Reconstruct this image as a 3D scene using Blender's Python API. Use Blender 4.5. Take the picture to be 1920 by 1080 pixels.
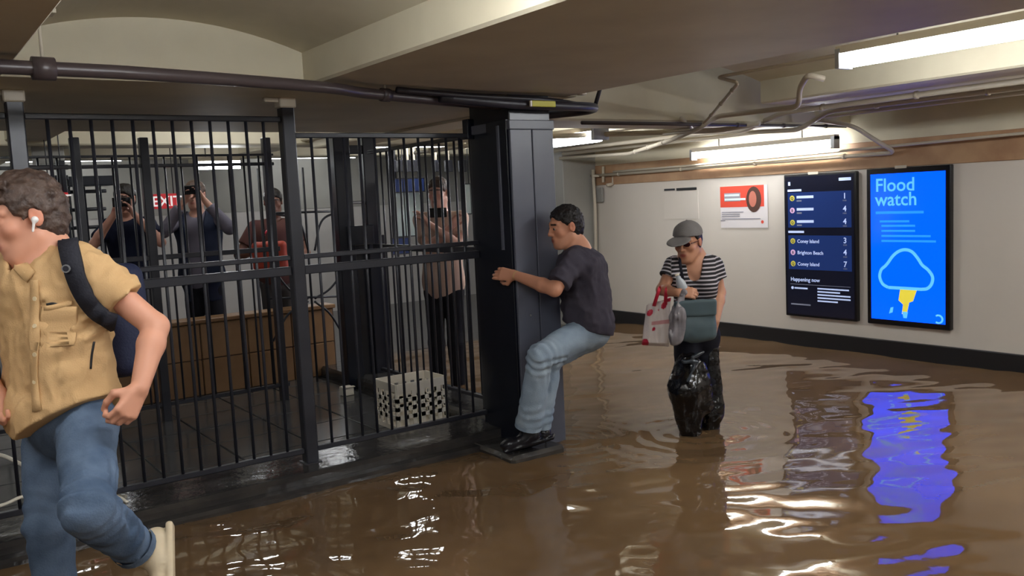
import bpy, bmesh, math, random
import numpy as np
from mathutils import Matrix, Vector
random.seed(7); np.random.seed(7)
for o in list(bpy.data.objects): bpy.data.objects.remove(o)
scene = bpy.context.scene
COL = scene.collection

# ------------------------------------------------------------------ camera
FPX, CX, CY, H = 1660.0, 960.0, 540.0, 1.5          # focal length in px of a 1920 px frame; eye height above the water
ROLL = math.atan(.048)
PITCH = math.atan((540-(419-.048*960))*math.cos(ROLL)/FPX)
def _cam():
    F0 = np.array([0, math.cos(PITCH), -math.sin(PITCH)]); U0 = np.array([0, math.sin(PITCH), math.cos(PITCH)]); R0 = np.array([1., 0, 0])
    cr, sr = math.cos(ROLL), math.sin(ROLL)
    Rc = R0*cr-U0*sr; Uc = R0*sr+U0*cr
    d = F0+(-230-CX)/FPX*Rc+(CY-430.04)/FPX*Uc
    a = math.atan2(d[0], d[1]); c, s = math.cos(a), math.sin(a)
    M = np.array([[c, -s, 0], [s, c, 0], [0, 0, 1]])
    return M@Rc, M@Uc, M@F0
RC, UC, FC = _cam()
CAM = np.array([0, 0, H])
cam = bpy.data.cameras.new('camera'); cam_o = bpy.data.objects.new('camera', cam); COL.objects.link(cam_o)
cam.sensor_width = 36; cam.lens = FPX/1920*36; cam.clip_start = .05; cam.clip_end = 100
cam_o.matrix_world = Matrix(((RC[0], UC[0], -FC[0], 0), (RC[1], UC[1], -FC[1], 0), (RC[2], UC[2], -FC[2], H), (0, 0, 0, 1)))
scene.camera = cam_o
# ------------------------------------------------------------------ world, exposure
world = bpy.data.worlds.new('world'); scene.world = world; world.use_nodes = True
world.node_tree.nodes['Background'].inputs[0].default_value = (.9, .95, 1, 1)
world.node_tree.nodes['Background'].inputs[1].default_value = .32
vs = scene.view_settings
vs.view_transform = 'Standard'; vs.look = 'None'; vs.gamma = 1; vs.use_curve_mapping = False
vs.exposure = 0.32
TUBE = 36.0       # emission of the fluorescent tubes

def ray(px, py): return FC+(px-CX)/FPX*RC+(CY-py)/FPX*UC
def P(px, py, d): return CAM+ray(px, py)*d           # a point of the place seen at a pixel, at a given depth
def atz(px, py, z): r = ray(px, py); return CAM+r*(z-H)/r[2]
def atx(px, py, x): r = ray(px, py); return CAM+r*x/r[0]
def aty(px, py, y): r = ray(px, py); return CAM+r*y/r[1]
V = lambda *a: np.array(a, float)
def nz(v): v = np.asarray(v, float); return v/np.linalg.norm(v)
UP = V(0, 0, 1); RH = nz(V(RC[0], RC[1], 0)); FH = nz(V(FC[0], FC[1], 0))

# ------------------------------------------------------------------ materials
def lin(c):
    return tuple(((x/255)/12.92 if x/255 <= .04045 else ((x/255+.055)/1.055)**2.4) for x in c)+(1,)
def mat(name, col, rough=.5, spec=.5, metal=0, noise=None, bump=None, emit=None, attr=None, coat=0):
    m = bpy.data.materials.new(name); m.use_nodes = True
    nt = m.node_tree; b = nt.nodes['Principled BSDF']
    c = lin(col) if max(col) > 1 else tuple(col)+(1,)
    b.inputs['Base Color'].default_value = c; b.inputs['Roughness'].default_value = rough
    b.inputs['Specular IOR Level'].default_value = spec; b.inputs['Metallic'].default_value = metal
    b.inputs['Coat Weight'].default_value = coat
    if emit: b.inputs['Emission Color'].default_value = lin(emit[0]); b.inputs['Emission Strength'].default_value = emit[1]
    if noise or bump:
        tc = nt.nodes.new('ShaderNodeTexCoord')
    if noise:                    # noise = (scale, second colour, amount 0-1)
        n = nt.nodes.new('ShaderNodeTexNoise'); n.inputs['Scale'].default_value = noise[0]; n.inputs['Detail'].default_value = 5
        nt.links.new(tc.outputs['Object'], n.inputs['Vector'])
        r = nt.nodes.new('ShaderNodeValToRGB'); r.color_ramp.elements[0].position = .35; r.color_ramp.elements[1].position = .68
        c2 = lin(noise[1]); a = noise[2]
        r.color_ramp.elements[0].color = c; r.color_ramp.elements[1].color = tuple(c[i]*(1-a)+c2[i]*a for i in range(3))+(1,)
        nt.links.new(n.outputs['Fac'], r.inputs['Fac']); nt.links.new(r.outputs['Color'], b.inputs['Base Color'])
    if bump:                     # bump = (scale, strength)
        n2 = nt.nodes.new('ShaderNodeTexNoise'); n2.inputs['Scale'].default_value = bump[0]; n2.inputs['Detail'].default_value = 4
        nt.links.new(tc.outputs['Object'], n2.inputs['Vector'])
        bp = nt.nodes.new('ShaderNodeBump'); bp.inputs['Strength'].default_value = bump[1]; bp.inputs['Distance'].default_value = .01
        nt.links.new(n2.outputs['Fac'], bp.inputs['Height']); nt.links.new(bp.outputs['Normal'], b.inputs['Normal'])
    if attr:
        at = nt.nodes.new('ShaderNodeAttribute'); at.attribute_name = attr
        nt.links.new(at.outputs['Color'], b.inputs['Base Color'])
    return m
M = {}
M['steel'] = mat('black_painted_steel', (42, 43, 50), .34, .5, noise=(6, (58, 58, 64), .6))
M['steel2'] = mat('dark_navy_steel', (20, 23, 33), .28, .5, noise=(4, (30, 34, 46), .6))  # also on the column's shaded side, where the colour carries the shade
M['pillar'] = mat('navy_painted_column', (92, 95, 108), .36, .5, noise=(3, (104, 106, 116), .5))
M['cream'] = mat('cream_ceiling_paint', (208, 200, 176), .6, .35, noise=(2.5, (190, 181, 158), .7))
M['white'] = mat('white_wall_panels', (210, 202, 191), .35, .4, noise=(1.2, (200, 192, 181), .6))
M['greywall'] = mat('grey_wall_paint', (150, 148, 142), .5, .4, noise=(2, (132, 130, 124), .6))
M['band'] = mat('tan_tile_frieze', (176, 142, 108), .5, .4, noise=(5, (150, 112, 84), .8))
M['base'] = mat('black_baseboard', (34, 34, 36), .3)
M['curb'] = mat('wet_dark_curb', (52, 50, 50), .14, .6, noise=(7, (72, 68, 64), .8), bump=(14, .35))
M['tile'] = mat('wet_grey_floor_tile', (84, 84, 84), .16, .6, noise=(5, (66, 64, 62), .8), bump=(9, .12))
M['grout'] = mat('dark_grout', (44, 43, 42), .6)
M['brown'] = mat('brown_wall_tile', (150, 116, 82), .38, .45, noise=(4, (128, 94, 62), .8))
M['browngrout'] = mat('brown_grout', (78, 56, 38), .7)
M['conduit'] = mat('dark_brown_conduit', (70, 60, 60), .35, .5)
M['cable'] = mat('black_cable_sleeve', (44, 42, 50), .4, .5)
M['pipe'] = mat('cream_painted_pipe', (188, 178, 160), .45, .4)
M['galv'] = mat('galvanised_metal', (150, 150, 150), .4, .5, .6)
M['glare_steel'] = mat('steel_with_painted_glare', (176, 182, 192), .22, .8, .3); M['yellow'] = mat('yellow_label', (206, 200, 50), .5)  # bright steel tone stands in for glare on the jamb
M['tube'] = mat('fluorescent_tube', (250, 250, 245), .4, emit=((246, 250, 255), TUBE))
M['tube_dim'] = mat('dimmed_fluorescent_tube', (250, 250, 245), .4, emit=((246, 250, 255), TUBE*.42))  # emission lowered to keep the area behind the railings dim
M['bezel'] = mat('black_screen_bezel', (18, 18, 22), .22)
M['blackprint'] = mat('black_print', (22, 22, 24), .5)
M['crate'] = mat('white_plastic_crate', (232, 224, 208), .4)
M['cardblack'] = mat('dark_box', (28, 28, 32), .4)
M['redsign'] = mat('red_exit_sign', (190, 40, 46), .5, emit=((190, 40, 46), .25))
M['signwhite'] = mat('white_sign_letters', (240, 235, 230), .5, emit=((240, 230, 230), .4))
M['bluesign'] = mat('blue_sign_board', (40, 62, 120), .4)
M['glass'] = mat('pale_glass_panel', (190, 205, 205), .2)

# ------------------------------------------------------------------ object helpers
def tag(o, label=None, cat=None, group=None, kind=None):
    if label: o['label'] = label
    if cat: o['category'] = cat
    if group: o['group'] = group
    if kind: o['kind'] = kind
    return o
def empty(name, loc, label=None, cat=None, group=None, kind=None):
    o = bpy.data.objects.new(name, None); COL.objects.link(o); o.location = Vector([float(x) for x in loc])
    o.empty_display_size = .1
    return tag(o, label, cat, group, kind)
def adopt(o, parent):
    o.parent = parent
    t = Vector((0, 0, 0)); q = parent
    while q is not None: t += q.location; q = q.parent
    o.matrix_parent_inverse = Matrix.Identity(4)
    o.location = o.location - t
def add(name, verts, faces, m, parent=None, smooth=False):
    me = bpy.data.meshes.new(name)
    verts = np.asarray(verts, float)
    c = (verts.min(0)+verts.max(0))/2; c[2] = verts[:, 2].min()
    me.from_pydata((verts-c).tolist(), [], faces if isinstance(faces, list) else faces.tolist())
    me.materials.append(M[m] if isinstance(m, str) else m)
    if smooth: me.shade_smooth()
    me.update()
    o = bpy.data.objects.new(name, me); COL.objects.link(o); o.location = Vector(c.tolist())
    if parent is not None: adopt(o, parent)
    return o
def bm_add(name, bm, m, parent=None, smooth=False):
    bmesh.ops.recalc_face_normals(bm, faces=bm.faces)
    v = [list(x.co) for x in bm.verts]; bm.verts.index_update()
    f = [[x.index for x in q.verts] for q in bm.faces]; bm.free()
    return add(name, v, f, m, parent, smooth)
def bm_box(bm, lo, hi):
    vs_ = [bm.verts.new((x, y, z)) for z in (lo[2], hi[2]) for y in (lo[1], hi[1]) for x in (lo[0], hi[0])]
    for q in ((0, 2, 3, 1), (4, 5, 7, 6), (0, 1, 5, 4), (2, 6, 7, 3), (0, 4, 6, 2), (1, 3, 7, 5)): bm.faces.new([vs_[i] for i in q])
    return vs_
def box(name, lo, hi, m, parent=None, bevel=0.004):
    bm = bmesh.new(); bm_box(bm, lo, hi)
    if bevel: bmesh.ops.bevel(bm, geom=list(bm.edges), offset=bevel, segments=1, affect='EDGES')
    return bm_add(name, bm, m, parent)
def boxes(name, lst, m, parent=None, bevel=0):
    bm = bmesh.new()
    for lo, hi in lst: bm_box(bm, lo, hi)
    if bevel: bmesh.ops.bevel(bm, geom=list(bm.edges), offset=bevel, segments=1, affect='EDGES')
    return bm_add(name, bm, m, parent)
def rounded(pts, rad=.06, n=4):
    pts = [np.asarray(p, float) for p in pts]; out = [pts[0]]
    for i in range(1, len(pts)-1):
        a, b, c = pts[i-1], pts[i], pts[i+1]
        r = min(rad, np.linalg.norm(a-b)*.45, np.linalg.norm(c-b)*.45)
        p0 = b+nz(a-b)*r; p1 = b+nz(c-b)*r
        for k in range(n+1):
            t = k/n; out.append((1-t)**2*p0+2*t*(1-t)*b+t*t*p1)
    out.append(pts[-1]); return out
def tube_geo(pts, r, seg=10, cap=True, flat=None):
    pts = [np.asarray(p, float) for p in pts]; n = len(pts)
    rs = r if hasattr(r, '__len__') else [r]*n
    vts = []; fcs = []; prev = None
    for i, p in enumerate(pts):
        t = nz(pts[min(i+1, n-1)]-pts[max(i-1, 0)])
        if prev is None:
            a = V(0, 0, 1) if abs(t[2]) < .9 else V(1, 0, 0)
            u = nz(np.cross(t, a))
        else: u = nz(prev-t*np.dot(prev, t))
        w = np.cross(t, u); prev = u
        for k in range(seg):
            an = 2*math.pi*k/seg
            vts.append(p+rs[i]*(math.cos(an)*u+math.sin(an)*w))
    for i in range(n-1):
        for k in range(seg):
            k2 = (k+1) % seg
            fcs.append([i*seg+k, i*seg+k2, (i+1)*seg+k2, (i+1)*seg+k])
    if cap: fcs.append(list(range(seg))[::-1]); fcs.append([(n-1)*seg+k for k in range(seg)])
    return vts, fcs
def tube(name, pts, r, m, parent=None, seg=10, round_=0):
    if round_: pts = rounded(pts, round_)
    v, f = tube_geo(pts, r, seg)
    return add(name, v, f, m, parent, True)
def ribbon(name, pts, norms, w, th, m, parent=None):
    """a flat band along pts, lying on a surface of the given normals"""
    pts = [np.asarray(p, float) for p in pts]; n = len(pts); vts = []; fcs = []
    for i, p in enumerate(pts):
        t = nz(pts[min(i+1, n-1)]-pts[max(i-1, 0)]); nn = nz(norms[i]); s = nz(np.cross(t, nn))
        for a, b in ((-1, 0), (-.9, 1), (.9, 1), (1, 0)): vts.append(p+s*a*w/2+nn*b*th)
    for i in range(n-1):
        for k in range(4):
            k2 = (k+1) % 4; fcs.append([i*4+k, (i+1)*4+k, (i+1)*4+k2, i*4+k2])
    fcs.append([0, 1, 2, 3]); fcs.append([(n-1)*4+k for k in (3, 2, 1, 0)])
    return add(name, vts, fcs, m, parent, True)
def smooth_path(pts, n=6):
    pts = [np.asarray(p, float) for p in pts]; q = [2*pts[0]-pts[1]]+pts+[2*pts[-1]-pts[-2]]; out = []
    for i in range(1, len(q)-2):
        for k in range(n):
            t = k/n; a, b, c, d = q[i-1:i+3]
            out.append(.5*((2*b)+(-a+c)*t+(2*a-5*b+4*c-d)*t*t+(-a+3*b-3*c+d)*t**3))
    out.append(pts[-1]); return out
def instance(src, loc, parent=None, name=None):
    """a copy of a single mesh object, sharing its mesh"""
    o = src.copy(); COL.objects.link(o)
    if name: o.name = name
    o.parent = None; o.matrix_parent_inverse = Matrix.Identity(4)
    o.location = Vector([float(x) for x in loc])
    if parent is not None: adopt(o, parent)
    return o
def lettering(name, s, size, origin, xdir, zdir, m, parent, align='LEFT', th=.0006, bold=False):
    cu = bpy.data.curves.new(name, 'FONT'); cu.body = s; cu.size = size; cu.align_x = align; cu.extrude = th/2; cu.resolution_u = 3
    if bold: cu.offset = size*.014
    t = bpy.data.objects.new(name, cu); COL.objects.link(t)
    dg = bpy.context.evaluated_depsgraph_get()
    me = bpy.data.meshes.new_from_object(t.evaluated_get(dg)); bpy.data.objects.remove(t)
    x = nz(xdir); z = nz(zdir); y = np.cross(x, z)
    nrm = -y
    co = np.empty(len(me.vertices)*3); me.vertices.foreach_get('co', co); co = co.reshape(-1, 3)
    w = np.asarray(origin, float)+co[:, :1]*x+co[:, 1:2]*z+co[:, 2:3]*nrm
    f = [list(p.vertices) for p in me.polygons]; bpy.data.meshes.remove(me)
    return add(name, w, f, m, parent)

# ------------------------------------------------------------------ signed distance modeller for bodies and cloth
def hash3(i, j, k):
    n = (i*374761393+j*668265263+k*2147483647 % 1000003+k*1274126177) & 0x7fffffff
    n = ((n ^ (n >> 13))*1274126177) & 0x7fffffff
    return ((n ^ (n >> 16)) & 0xffff)/65535.
def vnoise(p):
    i = np.floor(p).astype(np.int64); f = p-i; f = f*f*(3-2*f); r = 0
    for a in (0, 1):
        for b in (0, 1):
            for c in (0, 1):
                w = (f[:, 0] if a else 1-f[:, 0])*(f[:, 1] if b else 1-f[:, 1])*(f[:, 2] if c else 1-f[:, 2])
                r = r+w*hash3(i[:, 0]+a, i[:, 1]+b, i[:, 2]+c)
    return r*2-1
class Sdf:
    def __init__(s): s.pr = []
    def cone(s, a, b, ra, rb, k=.02, flat=None, op='u', clip=None):
        s.pr.append(dict(t='c', a=np.asarray(a, float), b=np.asarray(b, float), ra=ra, rb=rb, k=k, flat=flat, op=op, clip=clip)); return s
    def chain(s, pts, rs, k=.02, flat=None):
        for i in range(len(pts)-1): s.cone(pts[i], pts[i+1], rs[i], rs[i+1], k, flat)
        return s
    def ell(s, c, r, R=None, k=.02, op='u', clip=None):
        r = np.asarray(r, float)*np.ones(3)
        s.pr.append(dict(t='e', c=np.asarray(c, float), r=r, R=np.eye(3) if R is None else R, k=k, op=op, clip=clip)); return s
    def rbox(s, c, h, R=None, r=.01, k=.01, op='u', clip=None):
        s.pr.append(dict(t='b', c=np.asarray(c, float), h=np.asarray(h, float), R=np.eye(3) if R is None else R, r=r, k=k, op=op, clip=clip)); return s
    def _bb(s, p):
        if p['t'] == 'c':
            g = max(p['ra'], p['rb'])*(1 if p['flat'] is None else max(1, 1/p['flat'][1]))
            return np.minimum(p['a'], p['b'])-g, np.maximum(p['a'], p['b'])+g
        e = p['r'] if p['t'] == 'e' else p['h']
        x = np.sqrt(((p['R']*e)**2).sum(1)) if p['t'] == 'e' else np.abs(p['R']*e).sum(1)
        return p['c']-x, p['c']+x
    def _d(s, p, X):
        if p['t'] == 'c':
            a, b = p['a'], p['b']; Y = X-a
            if p['flat'] is not None:
                dv, fc = p['flat']; dv = nz(dv); Y = Y+((fc-1)*(Y@dv))[:, None]*dv
            ba = b-a
            if p['flat'] is not None: ba = ba+(fc-1)*(ba@dv)*dv
            t = np.clip((Y@ba)/(ba@ba), 0, 1)
            d = np.linalg.norm(Y-t[:, None]*ba, axis=1)-(p['ra']+(p['rb']-p['ra'])*t)
        elif p['t'] == 'e':
            Y = (X-p['c'])@p['R']; r = p['r']
            k0 = np.linalg.norm(Y/r, axis=1); k1 = np.linalg.norm(Y/(r*r), axis=1)+1e-9
            d = k0*(k0-1)/k1
        else:
            Y = np.abs((X-p['c'])@p['R'])-(p['h']-p['r'])
            d = np.linalg.norm(np.maximum(Y, 0), axis=1)+np.minimum(Y.max(1), 0)-p['r']
        if p['clip']:
            for pt, n in p['clip']: d = np.maximum(d, (X-np.asarray(pt))@nz(n))
        return d
    def build(s, h, noise=(), cuts=(), disp=None):
        bbs = [s._bb(p) for p in s.pr if p['op'] == 'u']
        lo = np.min([b[0] for b in bbs], 0)-.03-h; hi = np.max([b[1] for b in bbs], 0)+.03+h
        n = np.ceil((hi-lo)/h).astype(int)+1
        F = np.full(n, .06, np.float32)
        ax = [lo[i]+h*np.arange(n[i]) for i in range(3)]
        for p in s.pr:
            l, u = s._bb(p); mg = p['k']+.03+2*h
            i0 = np.clip(np.floor((l-mg-lo)/h).astype(int), 0, n-1); i1 = np.clip(np.ceil((u+mg-lo)/h).astype(int)+1, 1, n)
            sl = tuple(slice(i0[i], i1[i]) for i in range(3))
            g = np.stack(np.meshgrid(*[ax[i][sl[i]] for i in range(3)], indexing='ij'), -1); sh = g.shape[:3]
            d = s._d(p, g.reshape(-1, 3)).reshape(sh)
            f = F[sl]; k = p['k']
            if p['op'] == 'u':
                q = np.clip(.5+.5*(f-d)/k, 0, 1); F[sl] = f*(1-q)+d*q-k*q*(1-q)
            else:
                q = np.clip(.5-.5*(f+d)/k, 0, 1); F[sl] = f*(1-q)-d*q+k*q*(1-q)
        if noise or disp or cuts:
            idx = np.nonzero(np.abs(F) < .035)
            X = np.stack([ax[i][idx[i]] for i in range(3)], -1); w = F[idx].astype(float)
            for amp, fr in noise: w = w+amp*vnoise(X*np.asarray(fr)+17.3)
            if disp: w = w+disp(X)
            for pt, nn in cuts: w = np.maximum(w, (X-np.asarray(pt))@nz(nn))
            F[idx] = w
            if cuts:
                for pt, nn in cuts:
                    nn = nz(nn)
                    pl = (ax[0][:, None, None]*nn[0]+ax[1][None, :, None]*nn[1]+ax[2][None, None, :]*nn[2])-np.dot(pt, nn)
                    np.maximum(F, np.clip(pl, -1, .06).astype(np.float32), out=F)
        return nets(F, lo, h)
def nets(F, lo, h):
    S = F < 0
    n = np.array(F.shape)
    c = [slice(0, -1), slice(1, None)]
    tot = np.zeros(n-1, np.int8)
    for a in (0, 1):
        for b in (0, 1):
            for e in (0, 1): tot += S[c[a], c[b], c[e]]
    act = (tot > 0) & (tot < 8); idx = np.argwhere(act)
    vid = np.full(n-1, -1, np.int64); vid[act] = np.arange(len(idx))
    acc = np.zeros((len(idx), 3)); cnt = np.zeros(len(idx))
    off = [(a, b, e) for a in (0, 1) for b in (0, 1) for e in (0, 1)]
    val = {o: F[idx[:, 0]+o[0], idx[:, 1]+o[1], idx[:, 2]+o[2]].astype(float) for o in off}
    for o in off:
        for k in range(3):
            if o[k] == 0:
                o2 = tuple(1 if j == k else o[j] for j in range(3)); f0, f1 = val[o], val[o2]
                m = (f0 < 0) != (f1 < 0); t = np.where(m, f0/np.where(m, f0-f1, 1), 0)
                pt = np.tile(np.array(o, float), (len(idx), 1)); pt[:, k] = t
                acc[m] += pt[m]; cnt[m] += 1
    vts = lo+h*(idx+acc/cnt[:, None]); fcs = []
    for k in range(3):
        s0 = [slice(None)]*3; s1 = [slice(None)]*3; s0[k] = slice(0, -1); s1[k] = slice(1, None)
        cr = S[tuple(s0)] != S[tuple(s1)]; e = np.argwhere(cr); fl = S[tuple(s0)][cr]
        i, j = (k+1) % 3, (k+2) % 3
        ok = (e[:, i] > 0) & (e[:, j] > 0) & (e[:, i] < n[i]-1) & (e[:, j] < n[j]-1); e = e[ok]; fl = fl[ok]
        def g(di, dj): q = e.copy(); q[:, i] -= di; q[:, j] -= dj; return vid[q[:, 0], q[:, 1], q[:, 2]]
        A, B, C_, D = g(1, 1), g(0, 1), g(0, 0), g(1, 0)
        f = np.stack([A, B, C_, D], 1); f[~fl] = f[~fl][:, ::-1]; fcs.append(f)
    return vts, np.concatenate(fcs)
def sd_obj(name, sd, h, m, parent, noise=(), cuts=(), disp=None, color=None, attr=None):
    v, f = sd.build(h, noise, cuts, disp)
    o = add(name, v, f, m, parent, True)
    if color is not None:
        ca = o.data.color_attributes.new('col', 'FLOAT_COLOR', 'POINT')
        c = color(v); c = np.concatenate([c, np.ones((len(v), 1))], 1); ca.data.foreach_set('color', c.astype(np.float32).ravel())
    if attr is not None:
        at = o.data.attributes.new('stripe', 'FLOAT', 'POINT'); at.data.foreach_set('value', attr(v).astype(np.float32))
    return o
def frame(fwd, up=UP):
    f = nz(fwd); r = nz(np.cross(f, up)); u = np.cross(r, f)
    return np.stack([r, f, u], 1)           # columns: right, forward, up

# ================================================================== the setting
ZS = 2.10            # underside of the beams above the water
FLOOR = -.16         # station floor under the flood water
FY = 4.65            # plane of the front railing
def struct(o): o['kind'] = 'structure'; return o
struct(tag(box('floor', (-4, -4, FLOOR-.1), (7.1, 8.05, FLOOR), 'grout', None, 0), 'station floor under the brown flood water', 'floor'))
# flood water, a rippled surface reaching from the right wall to the kerb under the railing
def make_water():
    bm_v = []; nx, ny = 0, 0
    step = .024
    xs = np.arange(-3.9, 6.97, step); ys = np.arange(-1.2, 7.99, step)
    X, Y = np.meshgrid(xs, ys, indexing='ij')
    Z = np.zeros_like(X)
    rng = np.random.RandomState(3)
    for i in range(46):
        lam = .17*(1.9/.17)**rng.rand()
        an = rng.normal(math.radians(62), .75); k = 2*math.pi/lam
        # warped wave trains so that crests do not run straight
        ph = rng.rand()*6.28+.9*np.sin(X*rng.uniform(.5, 1.6)+rng.rand()*6)+.9*np.sin(Y*rng.uniform(.5, 1.6)+rng.rand()*6)
        Z += .00036*lam**.75*3.0*np.sin(k*(X*math.cos(an)+Y*math.sin(an))+ph)
    def rings(cx, cy, amp, lam, dec, r0=.1):
        r = np.hypot(X-cx, Y-cy)
        return amp*np.sin(2*math.pi*(r-r0)/lam)*np.exp(-r/dec)*(r > .02)
    wq = atz(1300, 812, 0); Z += rings(wq[0], wq[1], .0038, .13, .36)+rings(wq[0]+.2, wq[1]-.12, .0016, .09, .3)
    Z += rings(3.35, 4.2, .0022, .10, .35)+rings(1.9, 4.2, .0015, .06, .5)+rings(.55, 2.5, .004, .13, .7)
    keep = ((Y < 4.5) | (X > 3.32))
    idx = np.arange(X.size).reshape(X.shape)
    f = np.stack([idx[:-1, :-1], idx[1:, :-1], idx[1:, 1:], idx[:-1, 1:]], -1)
    kf = keep[:-1, :-1] & keep[1:, :-1] & keep[1:, 1:] & keep[:-1, 1:]
    f = f[kf]
    v = np.stack([X, Y, Z], -1).reshape(-1, 3)
    used = np.unique(f); remap = np.full(len(v), -1); remap[used] = np.arange(len(used))
    return add('flood_water', v[used], remap[f], 'water', None, True)
mw = bpy.data.materials.new('muddy_flood_water'); mw.use_nodes = True; M['water'] = mw
nt = mw.node_tree; b = nt.nodes['Principled BSDF']
b.inputs['Roughness'].default_value = .035; b.inputs['IOR'].default_value = 1.5
tc = nt.nodes.new('ShaderNodeTexCoord'); n = nt.nodes.new('ShaderNodeTexNoise'); n.inputs['Scale'].default_value = .9; n.inputs['Detail'].default_value = 4
r = nt.nodes.new('ShaderNodeValToRGB'); r.color_ramp.elements[0].position = .3; r.color_ramp.elements[1].position = .72
r.color_ramp.elements[0].color = lin((98, 76, 53)); r.color_ramp.elements[1].color = lin((120, 94, 65))
nt.links.new(tc.outputs['Object'], n.inputs['Vector']); nt.links.new(n.outputs['Fac'], r.inputs['Fac']); nt.links.new(r.outputs['Color'], b.inputs['Base Color'])
n2 = nt.nodes.new('ShaderNodeTexNoise'); n2.inputs['Scale'].default_value = 9; n2.inputs['Detail'].default_value = 3
bp = nt.nodes.new('ShaderNodeBump'); bp.inputs['Strength'].default_value = .05; bp.inputs['Distance'].default_value = .01
nt.links.new(tc.outputs['Object'], n2.inputs['Vector']); nt.links.new(n2.outputs['Fac'], bp.inputs['Height']); nt.links.new(bp.outputs['Normal'], b.inputs['Normal'])
tag(make_water(), 'brown rippled flood water covering the station floor', 'water', kind='stuff')

# right wall with frieze and baseboard
WX = 6.97
M['farwhite'] = mat('dull_white_wall_tile', (188, 184, 180), .4, .4, noise=(2, (168, 164, 160), .7))
struct(tag(box('wall_right', (WX, -4, FLOOR), (WX+.2, 8.0, 1.61), 'white', None, 0), 'white wall behind the two display screens', 'wall'))
struct(tag(box('wall_right_upper', (WX-.004, -4, 1.84), (WX+.2, 8.0, 2.3), 'cream', None, 0), 'cream strip of wall above the tan frieze', 'wall')).name = 'wall_upper'
struct(tag(box('trim_1', (WX-.012, -4, 1.61), (WX+.2, 8.0, 1.84), 'band', None, .004), 'tan tiled frieze along the top of the white wall', 'frieze'))
struct(tag(box('baseboard_right', (WX-.03, -4, FLOOR), (WX+.01, 8.0, .14), 'base', None, .006), 'black baseboard along the foot of the white wall', 'baseboard'))
struct(tag(box('wall_end', (6.47, 8.0, FLOOR), (7.2, 8.35, 2.3), 'greywall', None, .008), 'grey return wall at the far end of the white wall', 'wall'))
struct(tag(box('wall_left', (-4.2, -4, FLOOR), (-4.0, 12, 2.8), 'white', None, 0), 'white wall on the left beyond the frame', 'wall'))
struct(tag(box('wall_behind', (-4, -4.2, FLOOR), (7.2, -4.0, 2.8), 'white', None, 0), 'white wall behind the camera', 'wall'))
struct(tag(box('wall_far', (-4, 12.0, -.1), (10.2, 12.2, 1.5), 'farwhite', None, 0), 'white tiled wall far behind the railings', 'wall'))
struct(tag(box('wall_far_upper', (-4, 11.99, 1.5), (10.2, 12.2, 2.8), 'greywall', None, 0), 'grey upper wall far behind the railings', 'wall')).name = 'wall_far_top'
struct(tag(box('wall_side', (9.0, 8.3, -.2), (9.2, 12.2, 2.8), 'greywall', None, 0), 'grey wall beyond the end of the white wall', 'wall'))
struct(tag(box('floor_beyond', (3.2, 7.99, -.1), (9.2, 12.1, -.004), 'tile', None, 0), 'wet grey floor beyond the flooded corridor', 'floor'))

# ceiling: beams running away from the camera, arched bays between them, a deep girder over the railing
ce = struct(empty('ceiling', (2, 2, ZS), 'cream painted ceiling of beams with arched bays between', 'ceiling'))
def vault(x0, x1, y0, y1, zs, rise, th=.12):
    vts = []; n_ = 16; fcs = []
    for y in (y0, y1):
        for k in range(n_+1):
            t = k/n_; x = x0+(x1-x0)*t; vts.append((x, y, zs+rise*(1-(2*t-1)**2)))
        for k in range(n_+1):
            t = k/n_; x = x0+(x1-x0)*t; vts.append((x, y, zs+rise+th))
    L = 2*(n_+1)
    for k in range(n_):
        fcs += [[k, k+1, L+k+1, L+k], [n_+1+k, L+n_+1+k, L+n_+2+k, n_+2+k], [k, n_+1+k, n_+2+k, k+1], [L+k, L+k+1, L+n_+2+k, L+n_+1+k]]
    return add('arched_bay', vts, fcs, 'cream', ce, False)
for x0, x1 in ((-2.6, -1.4), (-.4, .48), (1.78, 3.48), (5.3, WX)):
    box('beam', (x0, -4, ZS), (x1, 4.25, 2.75), 'cream', ce, .012)
for x0, x1 in ((-4, -2.6), (-1.4, -.4), (.48, 1.78), (3.48, 5.3)):
    vault(x0-.01, x1+.01, -4, 4.25, 2.26, .12)
box('girder', (-4, 4.2, ZS), (3.55, 6.7, 2.75), 'cream', ce, .015)
box('girder', (3.5, 4.62, 2.0), (WX+.1, 5.15, 2.75), 'cream', ce, .015)
box('slab', (-4, 6.65, 2.42), (9.2, 12.2, 2.6), 'cream', ce, 0)
box('slab', (3.5, 5.1, 2.3), (9.2, 8.4, 2.55), 'cream', ce, 0)
for x0, x1 in ((3.5, 3.9), (5.55, 5.85)): box('beam', (x0, 5.1, 2.08), (x1, 8.2, 2.4), 'cream', ce, .012)
for y0, y1 in ((8.2, 8.6), (10.0, 10.4)): box('girder', (-4, y0, 2.12), (9.2, y1, 2.5), 'cream', ce, .012)
for x0 in (-1.6, .9, 3.4): box('beam', (x0, 6.6, 2.15), (x0+.3, 12, 2.5), 'cream', ce, .012)

# kerb under the railing and round the column
kb = struct(empty('trim_2', (1.2, 4.6, FLOOR), 'wet dark kerb at the edge of the flood under the black railing', 'kerb'))
box('kerb_stone', (-4, 4.44, FLOOR), (3.1, 4.86, .085), 'curb', kb, .02)
box('kerb_step', (-4, 4.36, FLOOR), (3.1, 4.5, .035), 'curb', kb, .015)
box('column_plinth', (2.80, 4.02, FLOOR), (3.19, 4.5, .04), 'curb', kb, .02)
box('kerb_stone', (3.12, 4.5, FLOOR), (3.44, 7.6, .085), 'curb', kb, .02)

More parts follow.
